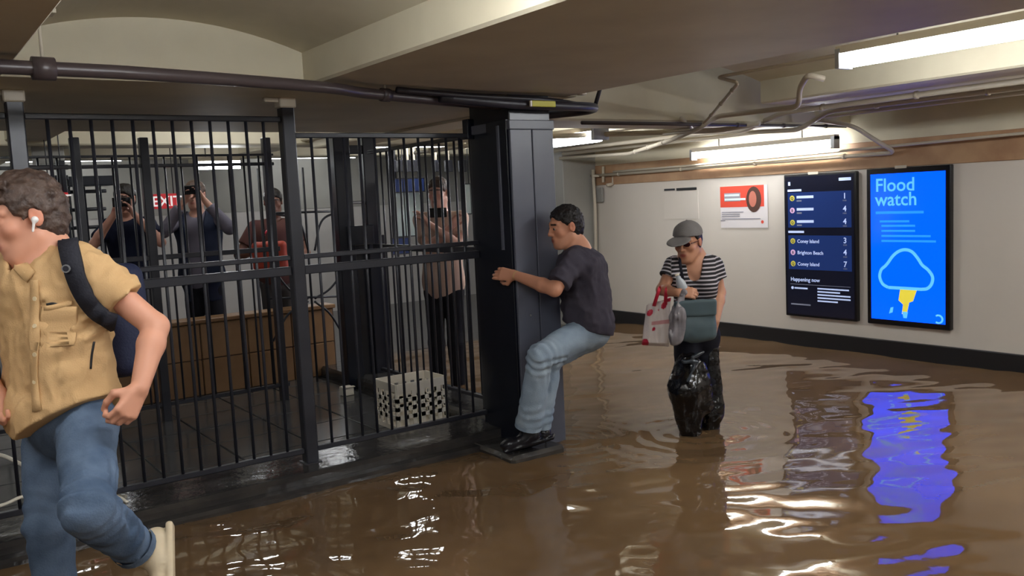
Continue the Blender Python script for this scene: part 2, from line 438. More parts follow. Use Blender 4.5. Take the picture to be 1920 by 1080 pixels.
# tiled floor behind the railing
pf = struct(empty('floor_paid', (1, 6, -.1), 'wet grey tiled floor behind the black railing', 'floor'))
box('bed', (-4, 4.8, -.12), (3.2, 12.1, -.012), 'grout', pf, 0)
ts = .46; src = None
for i in range(9):
    for j in range(6):
        x = -.62+i*ts; y = 4.87+j*ts
        if x+ts > 3.2: continue
        if src is None: src = box('tile', (x, y, -.03), (x+ts-.01, y+ts-.01, 0), 'tile', None, .004); c0 = src.location.copy(); t = src; adopt(src, pf); x00, y00 = x, y
        else: instance(src, (c0.x+x-x00, c0.y+y-y00, c0.z+random.uniform(-.0015, .001)), pf, 'tile')
box('bed', (-4, 7.6, -.05), (3.2, 12.1, -.001), 'tile', pf, 0)

# brown tiled parapet of the stairwell
pp = struct(empty('wall_parapet', (2.2, 7.45, 0), 'low brown tiled parapet behind the railings', 'parapet'))
box('core', (.9, 7.44, -.05), (3.28, 7.6, .60), 'browngrout', pp, 0)
box('coping', (.88, 7.40, .60), (3.29, 7.62, .635), 'brown', pp, .006)
src = None
for i in range(6):
    for j in range(2):
        x = .905+i*.395; z = .0+j*.3
        lo = (x, 7.425, z); hi = (x+.385, 7.445, z+.292)
        if src is None: src = box('tile', lo, hi, 'brown', None, .005); c0 = src.location.copy(); l0 = lo; adopt(src, pp)
        else: instance(src, (c0.x+lo[0]-l0[0], c0.y, c0.z+lo[2]-l0[2]), pp, 'tile')
# ================================================================== fluorescent lamps
def fluorescent(p0, p1, label, group='bare fluorescent ceiling lamps', w=.05, hz=2.3, tm='tube'):
    p0 = np.asarray(p0, float); p1 = np.asarray(p1, float); d = nz(p1-p0); s = nz(np.cross(d, UP))
    root = empty('fluorescent_lamp', (p0+p1)/2+V(0, 0, .1), label, 'lamp', group)
    def bx(nm, a, bb, half, z0, z1, m, bev=.004):
        vts = []
        for z in (z0, z1):
            for e, q in ((a, -1), (a, 1), (bb, 1), (bb, -1)): vts.append(e+s*half*q+V(0, 0, z))
        return add(nm, vts, [[0, 3, 2, 1], [4, 5, 6, 7], [0, 1, 5, 4], [1, 2, 6, 5], [2, 3, 7, 6], [3, 0, 4, 7]], m, root)
    bx('housing', p0-d*.03, p1+d*.03, w*.8, .035, .075, 'pipe')
    vts, fcs = tube_geo([p0, p1], w*.62, 12)
    add('tube', vts, fcs, tm, root, True)
    for e, q in ((p0, -1), (p1, 1)): bx('end_cap', e-d*.004, e+d*.03*q, w*.9, -.045, .06, 'galv')
    for t in (.2, .8): tube('hanger', [p0+(p1-p0)*t+V(0, 0, .07), np.append((p0+(p1-p0)*t)[:2], hz)], .006, 'galv', root, 6)
    return root
fluorescent((4.42, 2.95, 2.17), (4.42, 1.45, 2.17), 'long bright fluorescent lamp at the upper right corner of the view', w=.07, hz=2.36)
for y, lab in ((-.4, 'nearer unseen fluorescent lamp added behind the camera in the right bay'), (-2.4, 'farther unseen fluorescent lamp added behind the camera in the right bay')):
    fluorescent((4.42, y+1.2, 2.17), (4.42, y, 2.17), lab, 'unseen lamps outside the view', w=.07, hz=2.36)  # unseen lamps, added for more light from the camera side
for x, y, lab in ((.55, 2.1, 'nearer unseen fluorescent lamp added in the left bay'), (.55, -.4, 'farther unseen fluorescent lamp added in the left bay'), (-1.36, 2.6, 'unseen fluorescent lamp added in the bay left of the camera'), (-1.36, .2, 'unseen fluorescent lamp added in the outer left bay')):
    fluorescent((x, y, 2.17), (x+(1.15 if x > 0 else .9), y, 2.17), lab, 'unseen lamps outside the view', w=.07, hz=2.36)  # unseen cross lamps, added to brighten the left bay and the man in tan
fluorescent((5.0, 6.95, 2.0), (5.0, 5.68, 2.0), 'bright fluorescent lamp just right of the dark column', w=.095, hz=2.3)
fluorescent((6.80, 6.28, 1.845), (6.80, 4.67, 1.845), 'fluorescent lamp along the wall above the red poster', w=.045, hz=2.1)
fluorescent((6.80, 2.6, 1.845), (6.80, 1.0, 1.845), 'fluorescent lamp along the wall beyond the right edge', 'unseen lamps outside the view', w=.045, hz=2.1)
q = aty(372, 325, 9.0); q2 = aty(428, 312, 9.0)
fluorescent((q[0], 9.0, 1.98), (q2[0]+.1, 8.95, 1.98), 'bright fluorescent lamp seen through the railing over the raised phone', w=.07, hz=2.42)
for x, y, z, lab in ((-.3, 9.3, 2.25, 'fluorescent lamp over the far left turnstile cage'), (4.6, 9.3, 2.2, 'fluorescent lamp above the blue sign behind the gate'), (6.8, 9.4, 2.2, 'fluorescent lamp beyond the end of the white wall'),
                     (4.2, 11.2, 2.2, 'fluorescent lamp deep behind the gate by the far wall'), (1.2, 11.2, 2.2, 'fluorescent lamp deep behind the railing by the far wall'), (.3, 7.3, 2.36, 'fluorescent lamp high over the left end of the brown parapet'), (2.0, 7.5, 2.36, 'fluorescent lamp high over the middle of the brown parapet')):
    fluorescent((x, y, z), (x+1.2, y, z), lab, 'lamps behind the railings', w=.06, hz=2.42, tm='tube_dim')

# ================================================================== railings
def railing(name, p0, p1, z0, z1, rails, n, label, posts=(), br=.0085, spine_m='steel', mid=None, post_w=.036, post_top=None, cat='railing', bar_m='steel', rail_w=.018):
    """p0,p1 ends on the ground plan; rails = list of (z, half height)"""
    p0 = V(*p0, 0); p1 = V(*p1, 0); d = nz(p1-p0); L = np.linalg.norm(p1-p0); s = np.cross(UP, d)
    root = empty(name, ((p0+p1)/2+V(0, 0, z0)), label, cat)
    def bx(nm, t0, t1, half, za, zb, m):
        vts = []
        for z in (za, zb):
            for t, q in ((t0, -1), (t1, -1), (t1, 1), (t0, 1)): vts.append(p0+d*t+s*half*q+V(0, 0, z))
        bm = bmesh.new(); vv = [bm.verts.new(v) for v in vts]
        for q in ((3, 2, 1, 0), (4, 5, 6, 7), (0, 1, 5, 4), (1, 2, 6, 5), (2, 3, 7, 6), (3, 0, 4, 7)): bm.faces.new([vv[i] for i in q])
        bmesh.ops.bevel(bm, geom=list(bm.edges), offset=min(.004, (zb-za)*.2), segments=1, affect='EDGES')
        return bm_add(nm, bm, m, root)
    for nm, z, hh in rails: bx(nm, 0, L, rail_w, z-hh, z+hh, spine_m)
    for t, w in posts: bx('post', t-w, t+w, w, z0-.05, post_top or z1+.06, spine_m)
    src_ = None
    zb = min(r_[1] for r_ in rails); zt = max(r_[1] for r_ in rails)
    for i in range(n):
        p = p0+d*(L*(i+1)/(n+1))
        if src_ is None:
            vts, fcs = tube_geo([p+V(0, 0, zb), p+V(0, 0, zt)], br, 8)
            src_ = add('bar', vts, fcs, bar_m, None, True); c_ = src_.location.copy(); off = V(*c_)-p; adopt(src_, root)
        else: instance(src_, p+off, root, 'bar')
    return root
R3 = lambda zt: [('top_rail', zt, .014), ('middle_rail', 1.238, .013), ('middle_rail', 1.165, .024), ('bottom_rail', .155, .014)]
r1 = railing('railing', (.597, FY), (1.818, FY), .085, 1.985, R3(1.985), 12, 'tall black railing panel behind the man in the tan shirt', post_top=2.05)
r2 = railing('railing_gate', (1.893, FY), (3.05, FY), .085, 1.90, R3(1.90), 11, 'black barred gate between the middle post and the dark column', cat='gate')
r3 = railing('railing', (-1.6, FY), (.523, FY), .085, 1.985, R3(1.985), 19, 'black railing panel at the left edge of the frame')
for x, lab in ((.56, 'black railing post at the left edge of the frame'), (1.855, 'black square post in the middle of the front railing')):
    po = empty('railing_post', (x, FY, .085), lab, 'post', 'posts of the front railing')
    box('post', (x-.036, FY-.036, .075), (x+.036, FY+.036, 2.05), 'steel', po, .006)
    box('cap_block', (x-.045, FY-.045, 2.045), (x+.045, FY+.045, ZS+.004), 'pipe', po, .006)
    box('bracket', (x-.12, FY-.02, 2.075), (x-.03, FY+.02, ZS+.002), 'pipe', po, .004)
    box('base_plate', (x-.05, FY-.05, .078), (x+.05, FY+.05, .09), 'steel', po, .002)
# gate jamb of shiny steel next to the column
gj = empty('gate_jamb', (3.1, FY, .085), 'narrow shiny dark steel jamb between the gate and the column', 'post')
box('jamb', (3.055, FY-.16, .075), (3.125, FY+.03, ZS), 'steel2', gj, .006)
tube('glare_strip', [(3.072, FY-.172, .2), (3.072, FY-.172, 1.98)], .008, 'glare_steel', gj, 8)  # stainless strip with its glare painted as a pale tone
box('latch_box', (3.045, FY-.19, 1.10), (3.10, FY-.15, 1.24), 'steel2', gj, .004)
box('top_bracket', (3.0, FY-.03, 1.88), (3.06, FY+.03, 2.0), 'steel2', gj, .004)
# railing running back from the column
railing('side_railing', (3.29, 4.95), (3.29, 6.55), .085, 1.94, [('top_rail', 1.93, .014), ('middle_rail', 1.165, .024), ('bottom_rail', .15, .014)], 15, 'black railing running away behind the column', posts=((.03, .03),))
# second railing further back
railing('back_railing', (-.6, 6.72), (2.55, 6.72), 0, 2.0, [('top_rail', 1.86, .012), ('top_rail', 1.93, .008), ('middle_rail', 1.2, .018), ('bottom_rail', .12, .014)], 26, 'second black railing in front of the brown parapet',
        posts=((1.75, .03), (2.2, .03), (.9, .03), (.05, .03), (3.1, .03)), br=.008)
# ornamental gate with scrolled ironwork
og = empty('scroll_gate', (2.95, 7.2, 0), 'ornamental wrought iron gate with curved scrolls behind the middle post', 'gate')
def G(px, py): return aty(px, py, 7.2)
for px in (508, 578, 590, 650): a = G(px, 640); tube('upright', [(a[0], 7.2, 0), (a[0], 7.2, 1.85)], .011, 'steel', og, 8)
for py in (400, 503, 560): a = G(505, py); c = G(655, py-5); tube('crossbar', [(a[0], 7.2, a[2]), (c[0], 7.2, c[2])], .010, 'steel', og, 8)
for (xa, ya), (xm, ym), (xb, yb) in (((512, 400), (560, 415), (578, 470)), ((650, 395), (605, 412), (590, 470)), ((512, 505), (545, 545), (578, 560)), ((650, 500), (620, 540), (590, 560)), ((512, 640), (540, 590), (578, 565)), ((650, 640), (620, 590), (590, 565))):
    tube('scroll', smooth_path([G(xa, ya), G(xm, ym), G(xb, yb)], 8), .010, 'steel', og, 8)

# ================================================================== column
colm = empty('column', (3.18, 4.4, .04), 'dark navy steel-clad column the man is hugging', 'column')
box('core', (3.03, 4.22, FLOOR), (3.33, 4.60, ZS+.01), 'steel2', colm, .006)  # core darker than the front plates, side shade put into its colour
for x0, x1 in ((3.022, 3.176), (3.184, 3.338)): box('cladding_plate', (x0, 4.205, FLOOR), (x1, 4.225, 1.90), 'pillar', colm, .003)
box('cladding_plate', (3.012, 4.23, FLOOR), (3.032, 4.44, 1.96), 'steel2', colm, .003)  # left face turned from the lamps, its shade put into the colour
box('edge_strip', (3.005, 4.30, 1.2), (3.014, 4.325, 1.93), 'pillar', colm, .002)
box('head_collar', (3.015, 4.2, 1.90), (3.345, 4.605, 1.955), 'pillar', colm, .004)
box('rivet', (3.1, 4.196, .80), (3.112, 4.207, .812), 'galv', colm, .002)
# dark posts and panel of an exit gate at the end of the side railing
eg = empty('exit_gate', (3.2, 6.8, 0), 'dark steel exit gate standing behind the railing gate', 'gate')
a = atz(655, 705, 0); 
def slab(nm, pxl, pxr, y, z0, z1, th, m='steel2'):
    xa = aty(pxl, 480, y)[0]; xb = aty(pxr, 480, y)[0]
    return box(nm, (xa, y-th, z0), (xb, y+th, z1), m, eg, .006)
slab('post', 634, 664, 6.75, -.02, 2.08, .05); slab('post', 688, 712, 6.75, -.02, 2.08, .05)
slab('lintel', 634, 712, 6.75, 1.93, 2.0, .04); slab('crossbar', 660, 690, 6.75, 1.52, 1.545, .03, 'galv'); slab('crossbar', 660, 690, 6.75, 1.1, 1.2, .03)
slab('door_panel', 664, 690, 6.78, .05, 1.18, .012)
slab('door_panel', 700, 722, 6.80, .05, 1.25, .015)
slab('lock_box', 655, 700, 6.70, 1.18, 1.34, .04)
# full-height turnstile cage at the left behind the railings
tn = empty('turnstile_cage', (1.35, 8.9, 0), 'dark full-height turnstile cage far behind the railing on the left', 'turnstile')
def TB(pxl, pxr, pyt, pyb, y=8.6): a = aty(pxl, pyt, y); c = aty(pxr, pyb, y); return a, c
for pxl, pxr in ((128, 150), (158, 176), (188, 204)):
    a, c = TB(pxl, pxr, 340, 560); box('panel', (a[0], 8.58, 0), (c[0], 8.64, a[2]), 'steel2', tn, .006)
for k in range(6):
    a, c = TB(132, 200, 360+k*34, 360+k*34); tube('rotor_arm', [(a[0], 8.62, a[2]), (c[0], 8.62, a[2])], .016, 'steel', tn, 8)
a, c = TB(122, 210, 332, 348); box('header', (a[0], 8.5, c[2]), (c[0], 8.75, a[2]), 'steel2', tn, .006)
# gate frame further left with plain panels
fg = empty('portal_frame', (.6, 8.3, 0), 'dark steel portal frame with panels at the far left', 'frame')
for py0, py1 in ((310, 318), (330, 338), (356, 362)):
    a = aty(50, py0, 8.3); c = aty(128, py1, 8.3); box('crossbar', (a[0], 8.28, c[2]), (c[0], 8.32, a[2]), 'steel2', fg, .004)
for px in (52, 122): a = aty(px, 400, 8.3); box('jamb', (a[0]-.03, 8.26, 0), (a[0]+.03, 8.34, 2.0), 'steel2', fg, .004)
a = aty(58, 272, 8.35); c = aty(122, 308, 8.35); box('panel', (a[0], 8.34, c[2]), (c[0], 8.37, a[2]), 'greywall', fg, .004)

# ================================================================== signs behind the railings
def exit_sign(px0, py0, px1, py1, y, label):
    a = aty(px0, py0, y); c = aty(px1, py1, y); root = empty('exit_sign', ((a[0]+c[0])/2, y, c[2]), label, 'sign', 'red exit signs')
    box('board', (a[0], y, c[2]), (c[0], y+.03, a[2]), 'redsign', root, .003)
    hgt = a[2]-c[2]
    for t in (.2, .8): tube('hanger', [(a[0]+(c[0]-a[0])*t, y+.015, a[2]), (a[0]+(c[0]-a[0])*t, y+.015, 2.44)], .005, 'steel', root, 6)
    lettering('lettering', 'EXIT', hgt*.95, ((a[0]+c[0])/2, y-.002, c[2]+hgt*.18), (1, 0, 0), UP, 'signwhite', root, 'CENTER', .002, True)
exit_sign(84, 362, 130, 386, 8.0, 'red exit sign beside the ear of the man in the tan shirt')
exit_sign(288, 364, 338, 390, 8.9, 'red exit sign beside the person in the navy jacket')
def board(nm, px0, py0, px1, py1, y, m, label, cat, th=.02):
    a = aty(px0, py0, y); c = aty(px1, py1, y); root = empty(nm, ((a[0]+c[0])/2, y, c[2]), label, cat)
    box('panel', (a[0], y, c[2]), (c[0], y+th, a[2]), m, root, .003)
    fw = .012
    for t in (.1, .9): tube('hanger', [(a[0]+(c[0]-a[0])*t, y+.01, a[2]), (a[0]+(c[0]-a[0])*t, y+.01, 2.45)], .006, 'steel', root, 6)
    boxes('frame', [((a[0]-fw, y-.004, c[2]-fw), (a[0], y+th, a[2]+fw)), ((c[0], y-.004, c[2]-fw), (c[0]+fw, y+th, a[2]+fw)), ((a[0], y-.004, a[2]), (c[0], y+th, a[2]+fw)), ((a[0], y-.004, c[2]-fw), (c[0], y+th, c[2]))], 'steel', root)
    return root
board('sign_board', 738, 336, 796, 358, 9.6, 'bluesign', 'long blue sign behind the gate bars', 'sign')
board('glass_panel', 738, 360, 796, 440, 9.7, 'glass', 'pale glass panel under the blue sign', 'panel')
board('sign_board', 735, 448, 768, 474, 9.5, 'bluesign', 'small navy board low behind the gate bars', 'sign')
board('glass_panel', 866, 346, 884, 400, 9.0, 'glass', 'narrow pale lit panel beside the gate jamb', 'panel')
for k, (px0, px1) in enumerate(((736, 744), (748, 756), (764, 772), (776, 784), (816, 826), (840, 850), (866, 876), (890, 900))):
    a = aty(px0, 300, 9.4); c = aty(px1, 322, 9.4); rt = empty('ceiling_box', (a[0], 9.4, c[2]), ['first', 'second', 'third', 'fourth', 'fifth', 'sixth', 'seventh', 'eighth'][k]+' small black box from the left in the row behind the gate', 'box', 'row of small black boxes behind the gate')
    box('case', (a[0], 9.4, c[2]), (c[0], 9.5, a[2]), 'steel', rt, .004); box('bracket', ((a[0]+c[0])/2-.01, 9.43, a[2]), ((a[0]+c[0])/2+.01, 9.46, 2.2), 'pipe', rt, .002)
nb = empty('notice_board', (6.2, 9.5, .9), 'white notice with a dark head panel beyond the end wall', 'notice')
a = aty(1040, 310, 9.5); c = aty(1064, 380, 9.5)
tube('hanger', [((a[0]+c[0])/2, 9.51, a[2]), ((a[0]+c[0])/2, 9.51, 2.45)], .006, 'steel', nb, 6)
box('sheet', (a[0], 9.5, c[2]), (c[0], 9.52, a[2]), 'white', nb, .003); hz_ = a[2]-c[2]
box('head_panel', (a[0], 9.494, a[2]-hz_*.34), (c[0], 9.502, a[2]), 'steel', nb, .002); box('foot_panel', (a[0], 9.494, c[2]), (c[0], 9.502, c[2]+hz_*.25), 'steel', nb, .002)

# ================================================================== white crate and floor items behind the gate
def crate():
    c0 = (aty(746, 825, 5.18)+0); c1 = aty(822, 805, 5.30)
    root = empty('plastic_crate', ((c0[0]+c1[0])/2, 5.3, 0), 'white plastic crate with square holes on the floor behind the gate', 'crate')
    x0, x1, y0, y1, z1 = c0[0], c1[0], 5.16, 5.46, .315
    def side(nm, o_, ux, L, t):
        ux = V(*ux); ny_ = np.cross(ux, UP); nx_, nz_ = int(L/.062), 4; lst = []
        bm = bmesh.new()
        def blk(a, b_, z0, z1):
            p = V(*o_)+ux*a; q_ = V(*o_)+ux*b_+ny_*t
            lo = np.minimum(p, q_); hi = np.maximum(p, q_); bm_box(bm, (lo[0], lo[1], z0), (hi[0], hi[1], z1))
        w = L/nx_
        blk(0, L, .0, .03); blk(0, L, z1-.055, z1)
        hh = (z1-.085)/nz_
        for k in range(nz_-1): blk(0, L, .03+hh*(k+1)-.014, .03+hh*(k+1)+.014)
        for k in range(nx_+1): blk(max(0, k*w-.016), min(L, k*w+.016), .03, z1-.055)
        bm_add(nm, bm, 'crate', root)
    side('side', (x0, y0, 0), (1, 0, 0), x1-x0, .008); side('side', (x0, y1, 0), (1, 0, 0), x1-x0, -.008)
    side('side', (x0, y0, 0), (0, 1, 0), y1-y0, -.008); side('side', (x1, y0, 0), (0, 1, 0), y1-y0, .008)
    box('bottom', (x0, y0, 0), (x1, y1, .012), 'crate', root, .002)
crate()
bx_ = aty(648, 700, 6.5); rb = empty('paper_cup_box', (bx_[0], 6.5, 0), 'small white carton on the floor by the exit gate', 'carton')
box('carton', (bx_[0]-.05, 6.45, 0), (bx_[0]+.04, 6.53, .07), 'crate', rb, .004); box('flap', (bx_[0]-.05, 6.42, .068), (bx_[0]+.04, 6.46, .075), 'crate', rb, .002)
# white hose on the floor at the lower left
hose = smooth_path([aty(-60, 850, 4.95), aty(0, 853, 4.9)*V(1, 1, 1), aty(45, 873, 4.86), aty(110, 900, 4.8), aty(205, 924, 4.75), aty(238, 937, 4.7)], 8)
hh = smooth_path([V(p[0], p[1], max(p[2], .095)) for p in [aty(-80, 960, 4.5), aty(0, 948, 4.5), aty(50, 930, 4.55), aty(120, 935, 4.58), aty(210, 930, 4.6), aty(240, 942, 4.56)]], 8)
tg = empty('white_hose', (.4, 4.6, .085), 'thin white hose looped along the kerb behind the jeans', 'hose')
tube('hose', hh, .008, 'crate', tg, 8); tube('hose', [V(p[0], min(p[1], 5.0), max(p[2], .1)) for p in hose], .010, 'crate', tg, 8)

# ================================================================== display screens and poster on the right wall
M['panel'] = mat('dark_screen_glass', (20, 22, 34), .12, emit=((22, 24, 40), .3))
M['rowblue'] = mat('navy_screen_rows', (24, 40, 84), .12, emit=((30, 50, 104), .5))
M['blue'] = mat('bright_blue_screen', (0, 30, 140), .12, emit=((0, 66, 255), 2.1))
M['light_ink'] = mat('pale_blue_screen_ink', (90, 170, 255), .2, emit=((84, 176, 255), .8))
M['mid_ink'] = mat('mid_blue_screen_ink', (20, 120, 255), .2, emit=((40, 140, 255), .8))
M['white_ink'] = mat('white_screen_ink', (190, 205, 240), .2, emit=((178, 194, 236), .45))
M['grey_ink'] = mat('grey_screen_ink', (120, 124, 140), .2, emit=((110, 114, 130), .35))
M['yellow_ink'] = mat('yellow_screen_ink', (225, 205, 60), .2, emit=((222, 206, 74), .55))
M['olive_ink'] = mat('yellow_route_badge', (190, 180, 70), .2, emit=((190, 184, 84), .4))
M['pink_ink'] = mat('pink_route_badge', (205, 165, 200), .2, emit=((208, 170, 206), .4))
XS = WX-.055          # face of the screens
XD = V(0, -1, 0)      # reading direction on this wall
def screen(y0, y1, z0, z1, label):
    root = empty('display_screen', (WX-.03, (y0+y1)/2, z0), label, 'screen')
    box('housing', (XS+.006, y1, z0), (WX+.002, y0, z1), 'bezel', root, .006)
    return root
def rect(nm, root, y0, y1, z0, z1, m, lay=1, x=None):
    xx = XS+.006-.0012*lay
    return box(nm, (xx, y1, z0), (xx+.0012, y0, z1), m, root, 0)
def disc(nm, root, y, z, r, m, lay=2, seg=20, ry=None):
    xx = XS+.006-.0012*lay; bm = bmesh.new()
    vv = [bm.verts.new((xx, y+(ry or r)*math.cos(2*math.pi*k/seg), z+r*math.sin(2*math.pi*k/seg))) for k in range(seg)]
    bm.faces.new(vv); r_ = bmesh.ops.extrude_face_region(bm, geom=list(bm.faces)); 
    for e in r_['geom']:
        if isinstance(e, bmesh.types.BMVert): e.co.x += .0012
    return bm_add(nm, bm, m, root)
def word(root, s, y, z, size, m, lay=3, align='LEFT', bold=False, nm='lettering'):
    return lettering(nm, s, size, (XS+.006-.0012*lay, y, z), XD, UP, m, root, align, .0008, bold)
# left screen: departures
sy0, sy1, sz0, sz1 = 5.292, 4.54, .28, 1.598
s1 = screen(sy0, sy1, sz0, sz1, 'tall dark departures screen listing trains and minutes')
W_ = sy0-sy1; Hh = sz1-sz0
def U(u): return sy0-u*W_
def T(t): return sz1-t*Hh
rect('screen', s1, U(.03), U(.97), T(.985), T(.015), 'panel', 1)
rect('row_block', s1, U(.06), U(.94), T(.37), T(.125), 'rowblue', 2)
rect('row_block', s1, U(.06), U(.94), T(.665), T(.425), 'rowblue', 2)
rect('mount_clip', s1, U(.36), U(.5), T(.006), T(-.012), 'pipe', 3)
rect('print_line', s1, U(.07), U(.10), T(.075), T(.05), 'white_ink', 3); rect('print_line', s1, U(.78), U(.94), T(.058), T(.038), 'white_ink', 3)
rect('print_line', s1, U(.06), U(.26), T(.118), T(.103), 'white_ink', 3); rect('print_line', s1, U(.06), U(.29), T(.408), T(.393), 'white_ink', 3)
for t_, num, ink in ((.165, '1', 'olive_ink'), (.25, '4', 'pink_ink'), (.335, '4', 'olive_ink')):
    disc('route_badge', s1, U(.125), T(t_), .026, ink, 3)
    rect('print_line', s1, U(.19), U(.43), T(t_+.002), T(t_-.016), 'white_ink', 3); rect('print_line', s1, U(.19), U(.26), T(t_+.024), T(t_+.014), 'grey_ink', 3)
    word(s1, num, U(.855), T(t_+.012), .07, 'white_ink', 3, 'CENTER', True); word(s1, 'min', U(.855), T(t_+.03), .026, 'grey_ink', 3, 'CENTER')
for t_, num, ink, nm in ((.465, '3', 'olive_ink', 'Coney Island'), (.545, '4', 'pink_ink', 'Brighton Beach'), (.625, '7', 'olive_ink', 'Coney Island')):
    disc('route_badge', s1, U(.125), T(t_), .026, ink, 3); word(s1, nm, U(.19), T(t_+.012), .045, 'white_ink', 3, 'LEFT', True)
    word(s1, num, U(.855), T(t_+.010), .07, 'white_ink', 3, 'CENTER', True); word(s1, 'min', U(.855), T(t_+.028), .026, 'grey_ink', 3, 'CENTER')
for u_, t_ in ((.125, .165), (.125, .335), (.125, .465), (.125, .625)): word(s1, 'Q', U(u_), T(t_+.010), .036, 'blackprint', 4, 'CENTER', True)
for u_, t_ in ((.125, .25), (.125, .545)): word(s1, 'B', U(u_), T(t_+.010), .036, 'blackprint', 4, 'CENTER', True)
word(s1, 'Happening now', U(.085), T(.748), .05, 'white_ink', 3, 'LEFT', True)
rect('print_line', s1, U(.08), U(.92), T(.772), T(.769), 'grey_ink', 3)
disc('route_badge', s1, U(.11), T(.797), .014, 'white_ink', 3); rect('print_line', s1, U(.14), U(.33), T(.803), T(.792), 'white_ink', 3)
for k, (ue) in enumerate((.90, .78, .92, .92, .75)): rect('print_line', s1, U(.47), U(ue), T(.798+k*.0215), T(.788+k*.0215), 'white_ink', 3)
rect('print_line', s1, U(.085), U(.37), T(.918), T(.908), 'grey_ink', 3)
# right screen: flood watch
sy0, sy1, sz0, sz1 = 4.44, 3.706, .278, 1.606; W_ = sy0-sy1; Hh = sz1-sz0
s2 = screen(sy0, sy1, sz0, sz1, 'tall bright blue flood watch screen with a storm cloud')
rect('screen', s2, U(.055), U(.945), T(.965), T(.035), 'blue', 1)
rect('mount_clip', s2, U(.36), U(.5), T(.006), T(-.012), 'pipe', 3)
word(s2, 'Flood', U(.115), T(.145), .155, 'light_ink', 3, 'LEFT', True); word(s2, 'watch', U(.115), T(.235), .155, 'light_ink', 3, 'LEFT', True)
rect('print_line', s2, U(.12), U(.70), T(.288), T(.272), 'mid_ink', 3)
for u0, u1, t_ in ((.17, .53, .335), (.19, .60, .363), (.19, .60, .395), (.19, .78, .427), (.19, .84, .459)): rect('print_line', s2, U(u0), U(u1), T(t_+.007), T(t_-.006), 'mid_ink', 3)
cl = [(.27, .757), (.20, .735), (.165, .69), (.185, .645), (.235, .62), (.275, .595), (.33, .555), (.40, .525), (.48, .513), (.56, .525), (.63, .565), (.68, .605), (.75, .635), (.80, .675), (.79, .72), (.74, .75), (.67, .757)]
pth = smooth_path([V(XS+.003, U(u), T(t_)) for u, t_ in cl], 5); pth.append(V(XS+.003, U(.27), T(.757)))
vts = []; fcs = []
for i, p in enumerate(pth):
    t_ = nz(pth[min(i+1, len(pth)-1)]-pth[max(i-1, 0)]); n_ = np.cross(t_, V(1, 0, 0))
    for q in (-.013, .013):
        for dx in (0, .0012): vts.append(p+n_*q+V(dx, 0, 0))
for i in range(len(pth)-1):
    a_ = i*4; b_ = a_+4; fcs += [[a_, b_, b_+2, a_+2], [a_, a_+1, b_+1, b_], [a_+2, b_+2, b_+3, a_+3]]
add('cloud_outline', vts, fcs, 'light_ink', s2)
def poly(nm, root, pts, m, lay=4):
    bm = bmesh.new(); xx = XS+.006-.0012*lay
    bm.faces.new([bm.verts.new((xx, U(u), T(t_))) for u, t_ in pts]); r_ = bmesh.ops.extrude_face_region(bm, geom=list(bm.faces))
    for e in r_['geom']:
        if isinstance(e, bmesh.types.BMVert): e.co.x += .0012
    return bm_add(nm, bm, m, root)
poly('lightning_bolt', s2, [(.42, .765), (.62, .765), (.575, .835), (.53, .845), (.50, .92), (.44, .92), (.455, .86), (.40, .835)], 'yellow_ink', 5)
poly('lightning_tip', s2, [(.445, .905), (.515, .905), (.50, .945), (.46, .945)], 'light_ink', 6)
poly('rain_drop', s2, [(.30, .885), (.335, .88), (.325, .915), (.28, .925)], 'light_ink', 3)
pth = [V(XS+.002, U(.87+.045*math.cos(a_)), T(.935-.024*math.sin(a_))) for a_ in np.linspace(-2.2, 2.2, 14)]
vts, fcs = tube_geo(pth, .008, 6); add('corner_logo', vts, fcs, 'light_ink', s2, True)
# poster
M['pred'] = mat('red_orange_poster_head', (222, 74, 52), .45); M['ppaper'] = mat('poster_paper', (222, 216, 216), .5); M['pgrey'] = mat('poster_grey_print', (150, 148, 156), .5)
M['phair'] = mat('poster_dark_hair', (76, 46, 34), .5); M['pface'] = mat('poster_face_tone', (190, 112, 92), .5); M['pteal'] = mat('poster_pale_print', (214, 226, 226), .5)
ps = empty('wall_poster', (WX-.01, 5.8, 1.11), 'small poster with a red head and an oval portrait on the white wall', 'poster')
XS_keep = XS; XS = WX-.010
sy0, sy1, sz0, sz1 = 6.10, 5.515, 1.105, 1.52; W_ = sy0-sy1; Hh = sz1-sz0
rect('sheet', ps, U(0), U(1), T(1), T(0), 'ppaper', 1); rect('head_field', ps, U(0), U(.93), T(.50), T(.0), 'pred', 2)
for k, (u0, u1) in enumerate(((.1, .42), (.1, .55))): rect('print_line', ps, U(u0), U(u1), T(.24+k*.1), T(.19+k*.1), 'pteal', 4)
rect('text_box', ps, U(.09), U(.44), T(.36), T(.16), 'pgrey', 3)
disc('portrait_hair', ps, U(.72), T(.33), .125, 'phair', 3, 24, .09); disc('portrait_face', ps, U(.70), T(.32), .078, 'pface', 4, 24, .046)
for u0, u1, t_ in ((.03, .5, .62), (.03, .42, .67), (.03, .42, .72), (.03, .85, .78), (.0, .1, .82)): rect('print_line', ps, U(u0), U(u1), T(t_+.012), T(t_-.01), 'pgrey', 3)
disc('stamp', ps, U(.89), T(.86), .016, 'pred', 3)
XS = XS_keep
# dark slot in the wall and shallow panel under it
sl = empty('wall_slot', (WX-.01, 6.65, 1.5), 'thin black slot fitting on the white wall left of the poster', 'fitting')
box('slot', (WX-.012, 6.42, 1.502), (WX+.002, 6.70, 1.53), 'blackprint', sl, .002); box('slot', (WX-.012, 6.73, 1.508), (WX+.002, 6.88, 1.528), 'steel', sl, .002)
box('plate', (WX-.006, 6.40, 1.2), (WX+.002, 6.90, 1.50), 'white', sl, .002)

